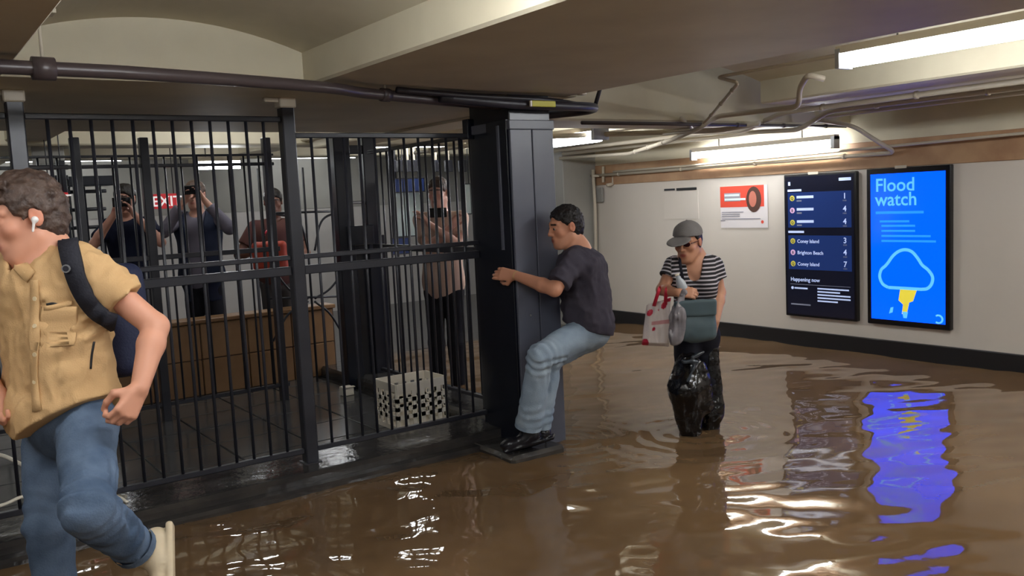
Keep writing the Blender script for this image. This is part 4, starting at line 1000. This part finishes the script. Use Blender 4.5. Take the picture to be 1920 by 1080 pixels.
# ------------------------------------------------------------------ man hugging the column
def man_column():
    root = empty('person', P(985, 830, 5.15), 'man in a charcoal T-shirt and light jeans clinging to the column', 'person')
    fw = nz(-RH*.93-FH*.30); Lv = nz(-FH*.93+RH*.30)
    N = P(1084, 466, 5.22); Pv = P(1106, 612, 5.27)
    shL = P(1076, 492, 5.08); shR = P(1092, 484, 5.40)
    elL = P(1040, 543, 4.98); wrL = P(966, 516, 5.16)
    elR = V(3.47, 4.36, 1.06); wrR = V(3.40, 4.60, 1.10)
    hipL = P(1096, 622, 5.24); knL = P(1014, 668, 5.0); anL = P(990, 803, 5.12); toL = P(942, 818, 5.10)
    hipR = P(1112, 622, 5.40); knR = P(1030, 672, 5.12); anR = P(1008, 800, 5.20); toR = P(965, 815, 5.22)
    hc = P(1060, 426, 5.20); hf = -RH*.93-FH*.34-UP*.16; HR = frame(hf, UP+.06*RH); hs = 1.0
    S = Sdf(); head_sd(S, hc, HR, hs)
    S.cone(hc+HR@V(0, -.03, -.05), N+RH*.005, .056, .060, .03); S.cone(N, N-UP*.08, .062, .09, .04)
    torso_sd(S, N-UP*.02, Pv, Lv, -.012)
    for sh, el, wr in ((shL, elL, wrL), (shR, elR, wrR)):
        S.cone(N-UP*.05, sh, .05, .045, .03); arm_sd(S, sh, el, wr, 1.0, 1.06)
    hand_sd(S, wrL, -RH*1.0+UP*.12+FH*.35, FH*.8-UP*.1, -1, [.35, .45, .5, .55], 1.0, .5)
    hand_sd(S, wrR, -RH*.8+UP*.1, -FH, 1, .5, 1.0, .5)
    for h_, kn, an in ((hipL, knL, anL), (hipR, knR, anR)): S.cone(h_, kn, .06, .045, .02); S.cone(kn, an, .045, .035, .02)
    sd_obj('body', S, .005, 'skinB', root, color=skin_color(hc, HR, hs, (206, 146, 116), (168, 92, 80), (40, 28, 24)))
    eyes(hc, HR, hs, root)
    S = hair_sd(hc, HR, hs, .011, .086, -.06, .0, .086); sd_obj('hair', S, .004, 'hair_black', root, noise=((.005, 55), (.004, 110)))
    # jeans
    S = Sdf(); S.ell(Pv-UP*.01, V(.16, .125, .13), np.stack([-Lv, fw, UP], 1), .05)
    for h_, kn, an in ((hipL, knL, anL), (hipR, knR, anR)):
        S.cone(h_, kn, .095, .075, .045); S.cone(kn, an+(kn-an)*.06, .072, .078, .02, clip=[(an+(kn-an)*.02, an-kn)])
    fl = [fold(hipL, knL, [(.98, .07)], .006, .045), fold(knL, anL, [(.08, .06), (.85, .09)], .006, .05), fold(hipL, knL, [(.1, .08)], .005, .06)]
    sd_obj('jeans', S, .006, 'denim2', root, noise=((.004, 13), (.002, 34)), disp=lambda X: sum(g(X) for g in fl)+crease(.008, (14, 14, 8))(X))
    for kn, an in ((knL, anL), (knR, anR)):
        v, f = tube_geo([an+(kn-an)*.015, an+(kn-an)*.06], [.0795, .079], 20, False); add('jeans_hem', v, f, 'denim2', root, True)
    # T-shirt
    up = nz(N-Pv)
    S = Sdf(); torso_sd(S, N-UP*.012, Pv, Lv, .018, 1.03, 1.12, .07, .012)
    S.cone(N-UP*.05, shL, .062, .058, .05); S.cone(N-UP*.05, shR, .062, .058, .05)
    for sh, el in ((shL, elL), (shR, elR)):
        d_ = el-sh; S.cone(sh, sh+d_*.92, .062, .070, .04, clip=[(sh+d_*.80, d_)])
    S.cone(N+UP*.10-RH*.02, N+UP*.004, .075, .060, .012, op='s')
    hem0 = P(1052, 605, 5.2); hem1 = P(1142, 628, 5.2); nrm = np.cross(hem1-hem0, FH); nrm = nrm if nrm[2] < 0 else -nrm
    fl2 = [fold(shL, elL, [(.6, .1)], .004, .05), fold(N, Pv, [(.75, .14)], .005, .07)]
    sd_obj('t_shirt', S, .006, 'tee', root, noise=((.010, (10, 10, 7)), (.005, (20, 20, 12)), (.002, 40)), cuts=[(hem0, nrm)], disp=lambda X: sum(g(X) for g in fl2)+crease(.010, (13, 13, 8))(X)+crease(.005, (28, 28, 18))(X))
    S = Sdf(); R_ = shoe_sd(S, anL-UP*.0, toL, UP, 1.0); sd_obj('shoe', S, .006, 'dark_shoe', root)
    S = Sdf(); shoe_sd(S, anR, toR, UP, 1.0); sd_obj('shoe', S, .006, 'dark_shoe', root)
    # bracelet
    v, f = tube_geo(rounded([wrL+(elL-wrL)*t for t in (.02, .05)], .01), .030, 14, False); add('wristband', v, f, 'tan', root, True)
man_column()

# ------------------------------------------------------------------ woman wading with bags
def stripe_mat():
    m = bpy.data.materials.new('black_and_white_striped_jersey'); m.use_nodes = True; nt = m.node_tree; b = nt.nodes['Principled BSDF']; b.inputs['Roughness'].default_value = .85
    at = nt.nodes.new('ShaderNodeAttribute'); at.attribute_name = 'stripe'
    mm = nt.nodes.new('ShaderNodeMath'); mm.operation = 'FRACT'; nt.links.new(at.outputs['Fac'], mm.inputs[0])
    r = nt.nodes.new('ShaderNodeValToRGB'); r.color_ramp.interpolation = 'CONSTANT'; r.color_ramp.elements[0].color = lin((30, 26, 30)); r.color_ramp.elements[1].position = .62; r.color_ramp.elements[1].color = lin((196, 190, 196))
    nt.links.new(mm.outputs[0], r.inputs['Fac']); nt.links.new(r.outputs['Color'], b.inputs['Base Color']); return m
M['stripe'] = stripe_mat()
M['capgrey'] = mat('grey_cotton_cap', (128, 124, 122), .85, .2, noise=(12, (112, 108, 106), .7), bump=(180, .3))
M['glove'] = mat('black_bin_liner', (14, 14, 17), .16, .6, bump=(22, .5)); M['trouser'] = mat('black_trousers', (24, 24, 32), .8, .2, noise=(8, (32, 32, 42), .7))
M['teal'] = mat('teal_grey_leatherette', (76, 92, 98), .42, .4, noise=(4, (90, 106, 110), .6)); M['greyplastic'] = mat('grey_plastic_bag', (118, 114, 118), .25, .5, noise=(10, (160, 154, 158), .8), bump=(18, .5))
M['knot'] = mat('highlight_tinted_liner', (50, 58, 66), .18, .6, bump=(30, .4)); M['sunglass'] = mat('dark_red_sunglasses', (70, 28, 34), .2); M['clear'] = mat('pale_plastic_bottle', (176, 182, 188), .12, .6); M['redstrap'] = mat('red_bag_strap', (200, 34, 60), .5)  # knot's blue-grey imitates glossy highlights on the black liner
M['bagdots'] = mat('white_bag_with_red_dots', (225, 215, 210), .45, attr='col')
def woman():
    root = empty('person', atz(1302, 812, FLOOR), 'woman in a striped top and grey cap wading with bags on her legs', 'person')
    D = 5.5
    fw = nz(-FH*.96-RH*.22); Lv = nz(RH*.96-FH*.22)
    N = P(1302, 478, D+.02); Pv = P(1304, 622, D+.06)
    shR = P(1263, 497, D-.02); shL = P(1338, 497, D+.04)
    elR = P(1241, 543, D-.06); wrR = P(1272, 549, D-.22)
    elL = P(1350, 548, D+.05); wrL = P(1342, 602, D-.08)
    hipR = P(1286, 632, D+.02); hipL = P(1324, 632, D+.08); knR = P(1287, 715, D-.06); knL = P(1328, 715, D+.06); anR = P(1294, 842, D+.0); anL = P(1325, 832, D+.12)
    hc = P(1290, 455, D-.05); hf = -FH*.80-RH*.56-UP*.16; HR = frame(hf); hs = .97
    S = Sdf(); head_sd(S, hc, HR, hs)
    S.cone(hc+HR@V(0, -.035, -.05), N, .048, .052, .03); S.cone(N, N-UP*.09, .055, .085, .05)
    torso_sd(S, N-UP*.015, Pv, Lv, -.008, .80, .92, .06, 0, True)
    for sh, el, wr in ((shL, elL, wrL), (shR, elR, wrR)):
        S.cone(N-UP*.05, sh, .045, .040, .03); arm_sd(S, sh, el, wr, .92, 1.0)
    hand_sd(S, wrR, RH*1.0-UP*.05-FH*.1, -UP*.4-FH*.2+FH*.9, -1, .75, .9, .6)
    hand_sd(S, wrL, -UP*1.0-RH*.25, FH*.6-RH*.7, -1, .6, .9, .4)
    for h_, kn, an in ((hipL, knL, anL), (hipR, knR, anR)): S.cone(h_, kn, .06, .042, .02); S.cone(kn, an, .042, .032, .02)
    sd_obj('body', S, .005, 'skinC', root, color=skin_color(hc, HR, hs, (196, 142, 112), (160, 80, 74), (40, 30, 26)))
    eyes(hc, HR, hs, root)
    w = lambda x, y, z: hc+HR@(V(x, y, z)*hs)
    S = hair_sd(hc, HR, hs, .010, .05, -.07); sd_obj('hair', S, .006, 'hair_black', root, noise=((.003, 60),))
    # sunglasses
    S = Sdf()
    for q in (-1, 1): S.ell(w(.033*q, .094, .010), V(.026, .006, .017)*hs, HR, .005); S.cone(w(.058*q, .085, .014), w(.080*q, .0, .014), .004, .003, .004)
    S.cone(w(-.01, .100, .014), w(.01, .100, .014), .004, .004, .004); sd_obj('sunglasses', S, .004, 'sunglass', root)
    # cap
    S = Sdf(); S.ell(w(0, -.010, .052), V(.092, .112, .088)*hs, HR, .01, clip=[(w(0, 0, .048), HR@nz(V(0, .10, -1)))])
    S.cone(w(-.0, -.01, .138), w(0, -.01, .142), .010, .006, .006)
    cap_o = sd_obj('cap', S, .005, 'capgrey', root, noise=((.0025, 24),))
    S = Sdf(); S.ell(w(0, .135, .042), V(.076, .085, .010)*hs, HR@np.array([[1, 0, 0], [0, math.cos(.2), math.sin(.2)], [0, -math.sin(.2), math.cos(.2)]]), .006, clip=[(w(0, .085, 0), HR@V(0, -1, 0))]); sd_obj('cap_brim', S, .004, 'capgrey', cap_o)
    # top
    S = Sdf(); R_ = torso_sd(S, N-UP*.01, Pv+UP*.015, Lv, .012, .82, .98, .06, .01, True)
    for sh, el in ((shL, elL), (shR, elR)):
        S.cone(N-UP*.05, sh, .052, .050, .04); d_ = el-sh; S.cone(sh, sh+d_*.7, .054, .062, .03, clip=[(sh+d_*.50, d_)])
    S.cone(N+UP*.08+fw*.02, N-UP*.0+fw*.03, .075, .058, .01, op='s'); S.cone(N+fw*.06, N-UP*.115+fw*.11, .058, .040, .012, op='s')
    def st(v):
        z = v[:, 2]/.0245
        for sh, el in ((shL, elL), (shR, elR)):
            d_ = nz(el-sh); s = (v-sh)@d_; out = (v-sh)@(Lv if np.dot(sh-N, Lv) > 0 else -Lv)
            z = np.where(out > .012, (-s+np.dot(sh, UP))/.0245, z)
        return z
    sd_obj('striped_top', S, .0055, 'stripe', root, noise=((.004, 12), (.0015, 30)), cuts=[(P(1300, 612, D), -UP)], attr=st)
    # trousers
    S = Sdf(); S.ell(Pv-UP*.02, V(.145, .12, .12), np.stack([-Lv, fw, UP], 1), .05)
    for h_, kn, an in ((hipL, knL, anL), (hipR, knR, anR)): S.cone(h_, kn, .078, .066, .04); S.cone(kn, an, .066, .055, .02)
    sd_obj('trousers', S, .008, 'trouser', root, noise=((.005, 12), (.002, 30)))
    # bin liners tied over the legs
    S = Sdf(); S.cone(P(1290, 675, D-.04), P(1288, 730, D-.06), .07, .108, .03); S.cone(P(1288, 730, D-.06), P(1296, 825, D-.02), .108, .062, .04); S.cone(P(1308, 690, D-.05), P(1318, 760, D-.02), .06, .07, .04)
    sd_obj('bin_liner', S, .006, 'glove', root, noise=((.012, (13, 13, 5)), (.006, (26, 26, 10)), (.003, 46)))
    S = Sdf(); S.cone(P(1330, 655, D+.06), P(1334, 770, D+.06), .060, .072, .03); S.cone(P(1333, 760, D+.06), P(1327, 825, D+.12), .070, .06, .03)
    sd_obj('bin_liner', S, .006, 'glove', root, noise=((.010, (13, 13, 5)), (.005, (26, 26, 10)), (.003, 46)))
    S = Sdf(); S.cone(P(1282, 678, D-.17), P(1305, 678, D-.17), .012, .014, .01); S.cone(P(1304, 682, D-.17), P(1290, 715, D-.19), .012, .008, .01); S.cone(P(1300, 670, D-.17), P(1318, 660, D-.12), .014, .01, .01)
    sd_obj('liner_knot', S, .005, 'knot', root, noise=((.005, 40),))
    # shoulder bag (teal), a thing of its own
    tb = empty('shoulder_bag', P(1300, 640, D-.22), 'teal grey shoulder bag hanging at the woman\'s front', 'bag')
    Rb = np.stack([nz(RH*.98+FH*.1), nz(-FH), UP], 1)
    S = Sdf(); c_ = P(1302, 600, D-.20); S.rbox(c_, V(.122, .042, .122), Rb, .035, .02); S.ell(c_-UP*.05, V(.118, .055, .085), Rb, .03)
    sd_obj('bag_body', S, .006, 'teal', tb, noise=((.005, 11), (.002, 30)))
    S = Sdf(); S.rbox(c_+UP*.075-FH*.036, V(.124, .018, .05), Rb, .014, .01); sd_obj('flap', S, .006, 'teal', tb, noise=((.003, 14),))
    ribbon('strap', smooth_path([c_+UP*.09-RH*.10, P(1284, 545, D-.175), P(1278, 512, D-.16), P(1275, 492, D-.12), P(1275, 480, D-.05), P(1278, 476, D+.05)], 4), [-FH]*21, .018, .004, 'trouser', tb)
    tube('buckle', [c_-RH*.10+UP*.09-FH*.04, c_-RH*.09+UP*.055-FH*.05], .009, 'galv', tb)
    # shopping bag with red dots
    sb = empty('shopping_bag', P(1230, 648, D-.06), 'white shopping bag with red dots on the woman\'s forearm', 'bag')
    A, B_, C_, D_ = P(1212, 572, D-.06), P(1258, 558, D-.1), P(1254, 650, D-.1), P(1203, 647, D-.06)
    nu, nv = 40, 60; vts = []; cols = []; dots = [(.19, .22, .085), (.74, .13, .075), (.93, -.01, .09), (.13, .93, .10), (.42, .62, .045), (.54, .2, .02)]
    asp = np.linalg.norm(D_-A)/np.linalg.norm(B_-A)
    wt = np.array(lin((228, 216, 210))[:3]); rd = np.array(lin((196, 26, 58))[:3])
    nb_ = nz(np.cross(B_-A, A-D_)); nb_ = nb_ if np.dot(nb_, FH) < 0 else -nb_
    fcs = []
    for side in (1, -1):
        o0 = len(vts)
        for i in range(nu+1):
            for j in range(nv+1):
                u, v_ = i/nu, j/nv; p = (A*(1-u)+B_*u)*(1-v_)+(D_*(1-u)+C_*u)*v_
                bul = .055*(math.sin(math.pi*u)**.5)*(.25+.75*v_)*(1 if v_ < .93 else (1-v_)/.07)
                p = p+nb_*(side*bul+.004*math.sin(u*9+v_*14)+.003*math.sin(u*23-v_*7)); vts.append(p)
                c = wt
                for (du, dv, dr) in dots:
                    if ((u-du))**2+((v_-dv)*asp)**2 < (dr*1.5)**2: c = rd
                if .32 < u < 1 and .44 < v_ < .53: c = rd*.55+wt*.45
                cols.append(c)
        for i in range(nu):
            for j in range(nv):
                q = o0+i*(nv+1)+j; f = [q, q+1, q+nv+2, q+nv+1]; fcs.append(f if side > 0 else f[::-1])
    o = add('bag_body', vts, fcs, 'bagdots', sb, True); ca = o.data.color_attributes.new('col', 'FLOAT_COLOR', 'POINT')
    ca.data.foreach_set('color', np.concatenate([np.array(cols), np.ones((len(cols), 1))], 1).astype(np.float32).ravel())
    for (x0, y0), (xm, ym) in (((1226, 574), (1236, 548)), ((1248, 572), (1250, 548))):
        for s_ in (-1, 1):
            pts = smooth_path([P(x0, y0, D-.1), P((x0+xm)/2-1, (y0+ym)/2, D-.14), P(xm, ym-6, D-.16), P(xm+2, ym-10, D-.09)], 5)
        ribbon('handle', pts, [-FH]*len(pts), .022, .004, 'redstrap', sb)
    # grey plastic bag and bottle held in the right hand
    gb = empty('plastic_bag', P(1268, 645, D-.2), 'crumpled grey plastic bag hanging from the woman\'s hand', 'bag')
    S = Sdf(); S.cone(P(1280, 556, D-.24), P(1272, 590, D-.24), .018, .045, .02); S.cone(P(1272, 590, D-.24), P(1266, 632, D-.24), .045, .052, .03, (FH, 1.4)); S.cone(P(1262, 630, D-.24), P(1258, 645, D-.24), .03, .010, .02)
    sd_obj('bag', S, .005, 'greyplastic', gb, noise=((.014, (30, 30, 8)), (.012, (60, 60, 14))))
    S = Sdf(); S.cone(P(1279, 553, D-.24), P(1283, 548, D-.24), .016, .02, .01); sd_obj('bag_neck', S, .005, 'greyplastic', gb, noise=((.004, 40),))
    pb = empty('plastic_bottle', P(1278, 552, D-.24), 'pale plastic bottle held against the woman\'s striped top', 'bottle')
    v, f = tube_geo([P(1284, 552, D-.2), P(1276, 530, D-.2), P(1272, 522, D-.2), P(1270, 517, D-.2)], [.030, .030, .016, .012], 14); add('bottle', v, f, 'clear', pb, True)
    v, f = tube_geo([P(1270, 517, D-.2), P(1269, 513, D-.2)], [.014, .014], 12); add('cap', v, f, 'crate', pb, True)
woman()

# ------------------------------------------------------------------ people watching from behind the railings
def onlooker(px, head_y, d, base_z, label, top, trou, hair, skin, hands, facing=None, shoulders=.17, phone=True, coat=None, lean=0, stature=None, elb=None):
    sc = 1660/d
    hc = P(px, head_y, d); g = P(px, head_y, d); root = empty('person', (hc[0], hc[1], base_z), label, 'person', 'onlookers behind the railings')
    fw = nz(facing if facing is not None else -FH); Lv = np.cross(UP, fw); HR = frame(fw-.1*UP)
    N = hc-UP*.16-fw*.02; hgt = hc[2]-base_z; Pv = V(hc[0], hc[1], base_z+hgt*.56)-fw*.01
    shL = N+Lv*shoulders-UP*.05; shR = N-Lv*shoulders-UP*.05
    wl, wrr = [P(x, y, dd) for x, y, dd in hands]; ar = []
    for sh, wr, q in ((shL, wl, 1), (shR, wrr, -1)):
        mid = (sh+wr)/2; L = np.linalg.norm(wr-sh); b_ = math.sqrt(max(.30**2-(L/2)**2, .004)); out = nz(Lv*q*.8-UP*1.0); ax = nz(wr-sh); out = nz(out-ax*np.dot(out, ax)); ar.append((sh, mid+out*b_, wr))
    S = Sdf(); head_sd(S, hc, HR, 1.0); S.cone(hc-UP*.05-fw*.02, N, .055, .06, .03); torso_sd(S, N-UP*.02, Pv, Lv, -.012)
    for (sh, el, wr) in ar: S.cone(N-UP*.05, sh, .05, .045, .03); arm_sd(S, sh, el, wr); hand_sd(S, wr, nz(nz(wr-el)+UP*.6), fw*.3-(Lv if np.dot(sh-N, Lv) > 0 else -Lv)*.8, 1 if np.dot(sh-N, Lv) > 0 else -1, .45, 1.0, .5)
    hips = [Pv-UP*.06+Lv*.085*q for q in (1, -1)]; kns = [V(h_[0], h_[1], base_z+hgt*.29)+fw*.02 for h_ in hips]; ans = [V(h_[0], h_[1], base_z+.09) for h_ in hips]
    for h_, k_, a_ in zip(hips, kns, ans): S.cone(h_, k_, .06, .045, .02); S.cone(k_, a_, .045, .035, .02)
    sd_obj('body', S, .010, 'skinA', root, color=skin_color(hc, HR, 1., skin, (150, 90, 80), (40, 30, 28)))
    sd_obj('hair', hair_sd(hc, HR, 1., .013), .010, hair, root, noise=((.004, 50),))
    S = Sdf(); torso_sd(S, N-UP*.015, Pv, Lv, .018, 1.03, 1.08)
    for sh, el, wr in ar:
        S.cone(N-UP*.05, sh, .06, .056, .04)
        if coat: S.cone(sh, el, .062, .055, .03); S.cone(el, el+(wr-el)*.85, .055, .046, .02, clip=[(el+(wr-el)*.8, wr-el)])
        else: S.cone(sh, sh+(el-sh)*.75, .060, .064, .03, clip=[(sh+(el-sh)*.65, el-sh)])
    S.cone(N+UP*.1, N+fw*.03, .07, .058, .012, op='s')
    sd_obj('shirt', S, .010, top, root, noise=((.006, 10),), cuts=[(Pv-UP*.10, -UP)])
    if coat:
        S = Sdf(); torso_sd(S, N-UP*.01, Pv, Lv, .034, 1.06, 1.12); S.cone(Pv, Pv-UP*.22, .15, .17, .05, (fw, 1.3))
        for sh, el, wr in ar: S.cone(N-UP*.05, sh, .068, .064, .04)
        S.rbox(N-UP*.35+fw*.2, V(.075, .18, .5), np.stack([-Lv, fw, UP], 1), .02, .02, 's'); S.cone(N+UP*.12, N, .09, .07, .012, op='s')
        sd_obj('jacket', S, .010, coat, root, noise=((.007, 10),), cuts=[(Pv-UP*.20, -UP)])
    S = Sdf(); S.ell(Pv-UP*.02, V(.16, .12, .13), np.stack([-Lv, fw, UP], 1), .05)
    for h_, k_, a_ in zip(hips, kns, ans): S.cone(h_, k_, .085, .068, .04); S.cone(k_, a_, .068, .06, .02)
    sd_obj('trousers', S, .010, trou, root, noise=((.005, 11),))
    for a_ in ans: S = Sdf(); shoe_sd(S, V(a_[0], a_[1], base_z+.09), V(a_[0], a_[1], base_z+.09)+fw*.15, UP, 1.); sd_obj('shoe', S, .010, 'dark_shoe', root)
    if phone:
        c_ = (wl+wrr)/2+UP*.10+fw*.03; pr = empty('phone', c_-UP*.07, phone, 'phone', 'phones held by onlookers')
        Rp = np.stack([nz(np.cross(fw, UP)), fw, UP], 1); S = Sdf(); S.rbox(c_, V(.075, .006, .038), Rp, .006, .004); sd_obj('case', S, .004, 'bezel', pr)
        S = Sdf(); S.rbox(c_+fw*.006+Lv*.05+UP*.018, V(.012, .003, .012), Rp, .003, .002); sd_obj('camera_bump', S, .003, 'steel', pr)
    return root, hc, N, Pv, fw, Lv
M['navytop'] = mat('navy_vest', (22, 26, 44), .85, .15); M['greytee'] = mat('grey_tee', (104, 100, 112), .85, .15); M['navycoat'] = mat('navy_jacket', (26, 34, 52), .75, .2, noise=(8, (36, 40, 62), .7))
M['maroon'] = mat('brown_top', (92, 62, 56), .85, .15, noise=(7, (80, 52, 58), .6)); M['greytrouser'] = mat('grey_trousers', (78, 74, 74), .85, .15); M['blacktrouser'] = mat('dark_trousers', (30, 30, 36), .8, .2)
M['pinkshirt'] = mat('pale_pink_shirt', (196, 164, 148), .85, .15, noise=(7, (208, 186, 170), .7)); M['orange'] = mat('orange_red_bag', (176, 62, 40), .55, noise=(6, (150, 44, 34), .6))
DS = ((150, 110, 96), (120, 84, 70), (88, 62, 52))
onlooker(234, 374, 7.35, 0, 'onlooker in a dark navy vest raising both hands behind the railing', 'navytop', 'blacktrouser', 'hair_black', (176, 128, 110), ((252, 402, 7.15), (214, 402, 7.15)), phone='dark phone raised by the onlooker in the navy vest', shoulders=.165)
r_ = onlooker(366, 366, 7.75, 0, 'onlooker in an open navy jacket filming with a raised phone', 'greytee', 'blacktrouser', 'hair_brown', (186, 140, 122), ((384, 376, 7.5), (344, 380, 7.5)), coat='navycoat', phone='dark phone raised by the onlooker in the navy jacket', shoulders=.18)
r_ = onlooker(512, 380, 8.05, 0, 'onlooker in a brown top carrying an orange-red bag', 'maroon', 'greytrouser', 'hair_black', DS[1], ((540, 492, 7.8), (488, 470, 7.8)), phone=None, shoulders=.175, facing=-FH+.3*RH)
ob = empty('tote_bag', P(508, 510, 7.75), 'orange-red bag held in front of the onlooker in the brown top', 'bag')
S = Sdf(); S.rbox(P(506, 480, 7.72), V(.15, .05, .13), np.stack([RH, -FH, UP], 1), .04, .02); sd_obj('bag_body', S, .010, 'orange', ob, noise=((.006, 12),))
for q in (-1, 1): tube('handle', smooth_path([P(506+q*14, 455, 7.72), P(506+q*9, 438, 7.72), P(506+q*2, 430, 7.74)], 4), .008, 'redstrap', ob)
onlooker(822, 362, 7.2, FLOOR, 'onlooker in a pale pink shirt and dark trousers behind the gate', 'pinkshirt', 'blacktrouser', 'hair_brown', (204, 156, 138), ((804, 420, 6.95), (846, 425, 7.0)), phone='dark phone held by the onlooker in the pale pink shirt', shoulders=.18, facing=-FH*.9-RH*.3)
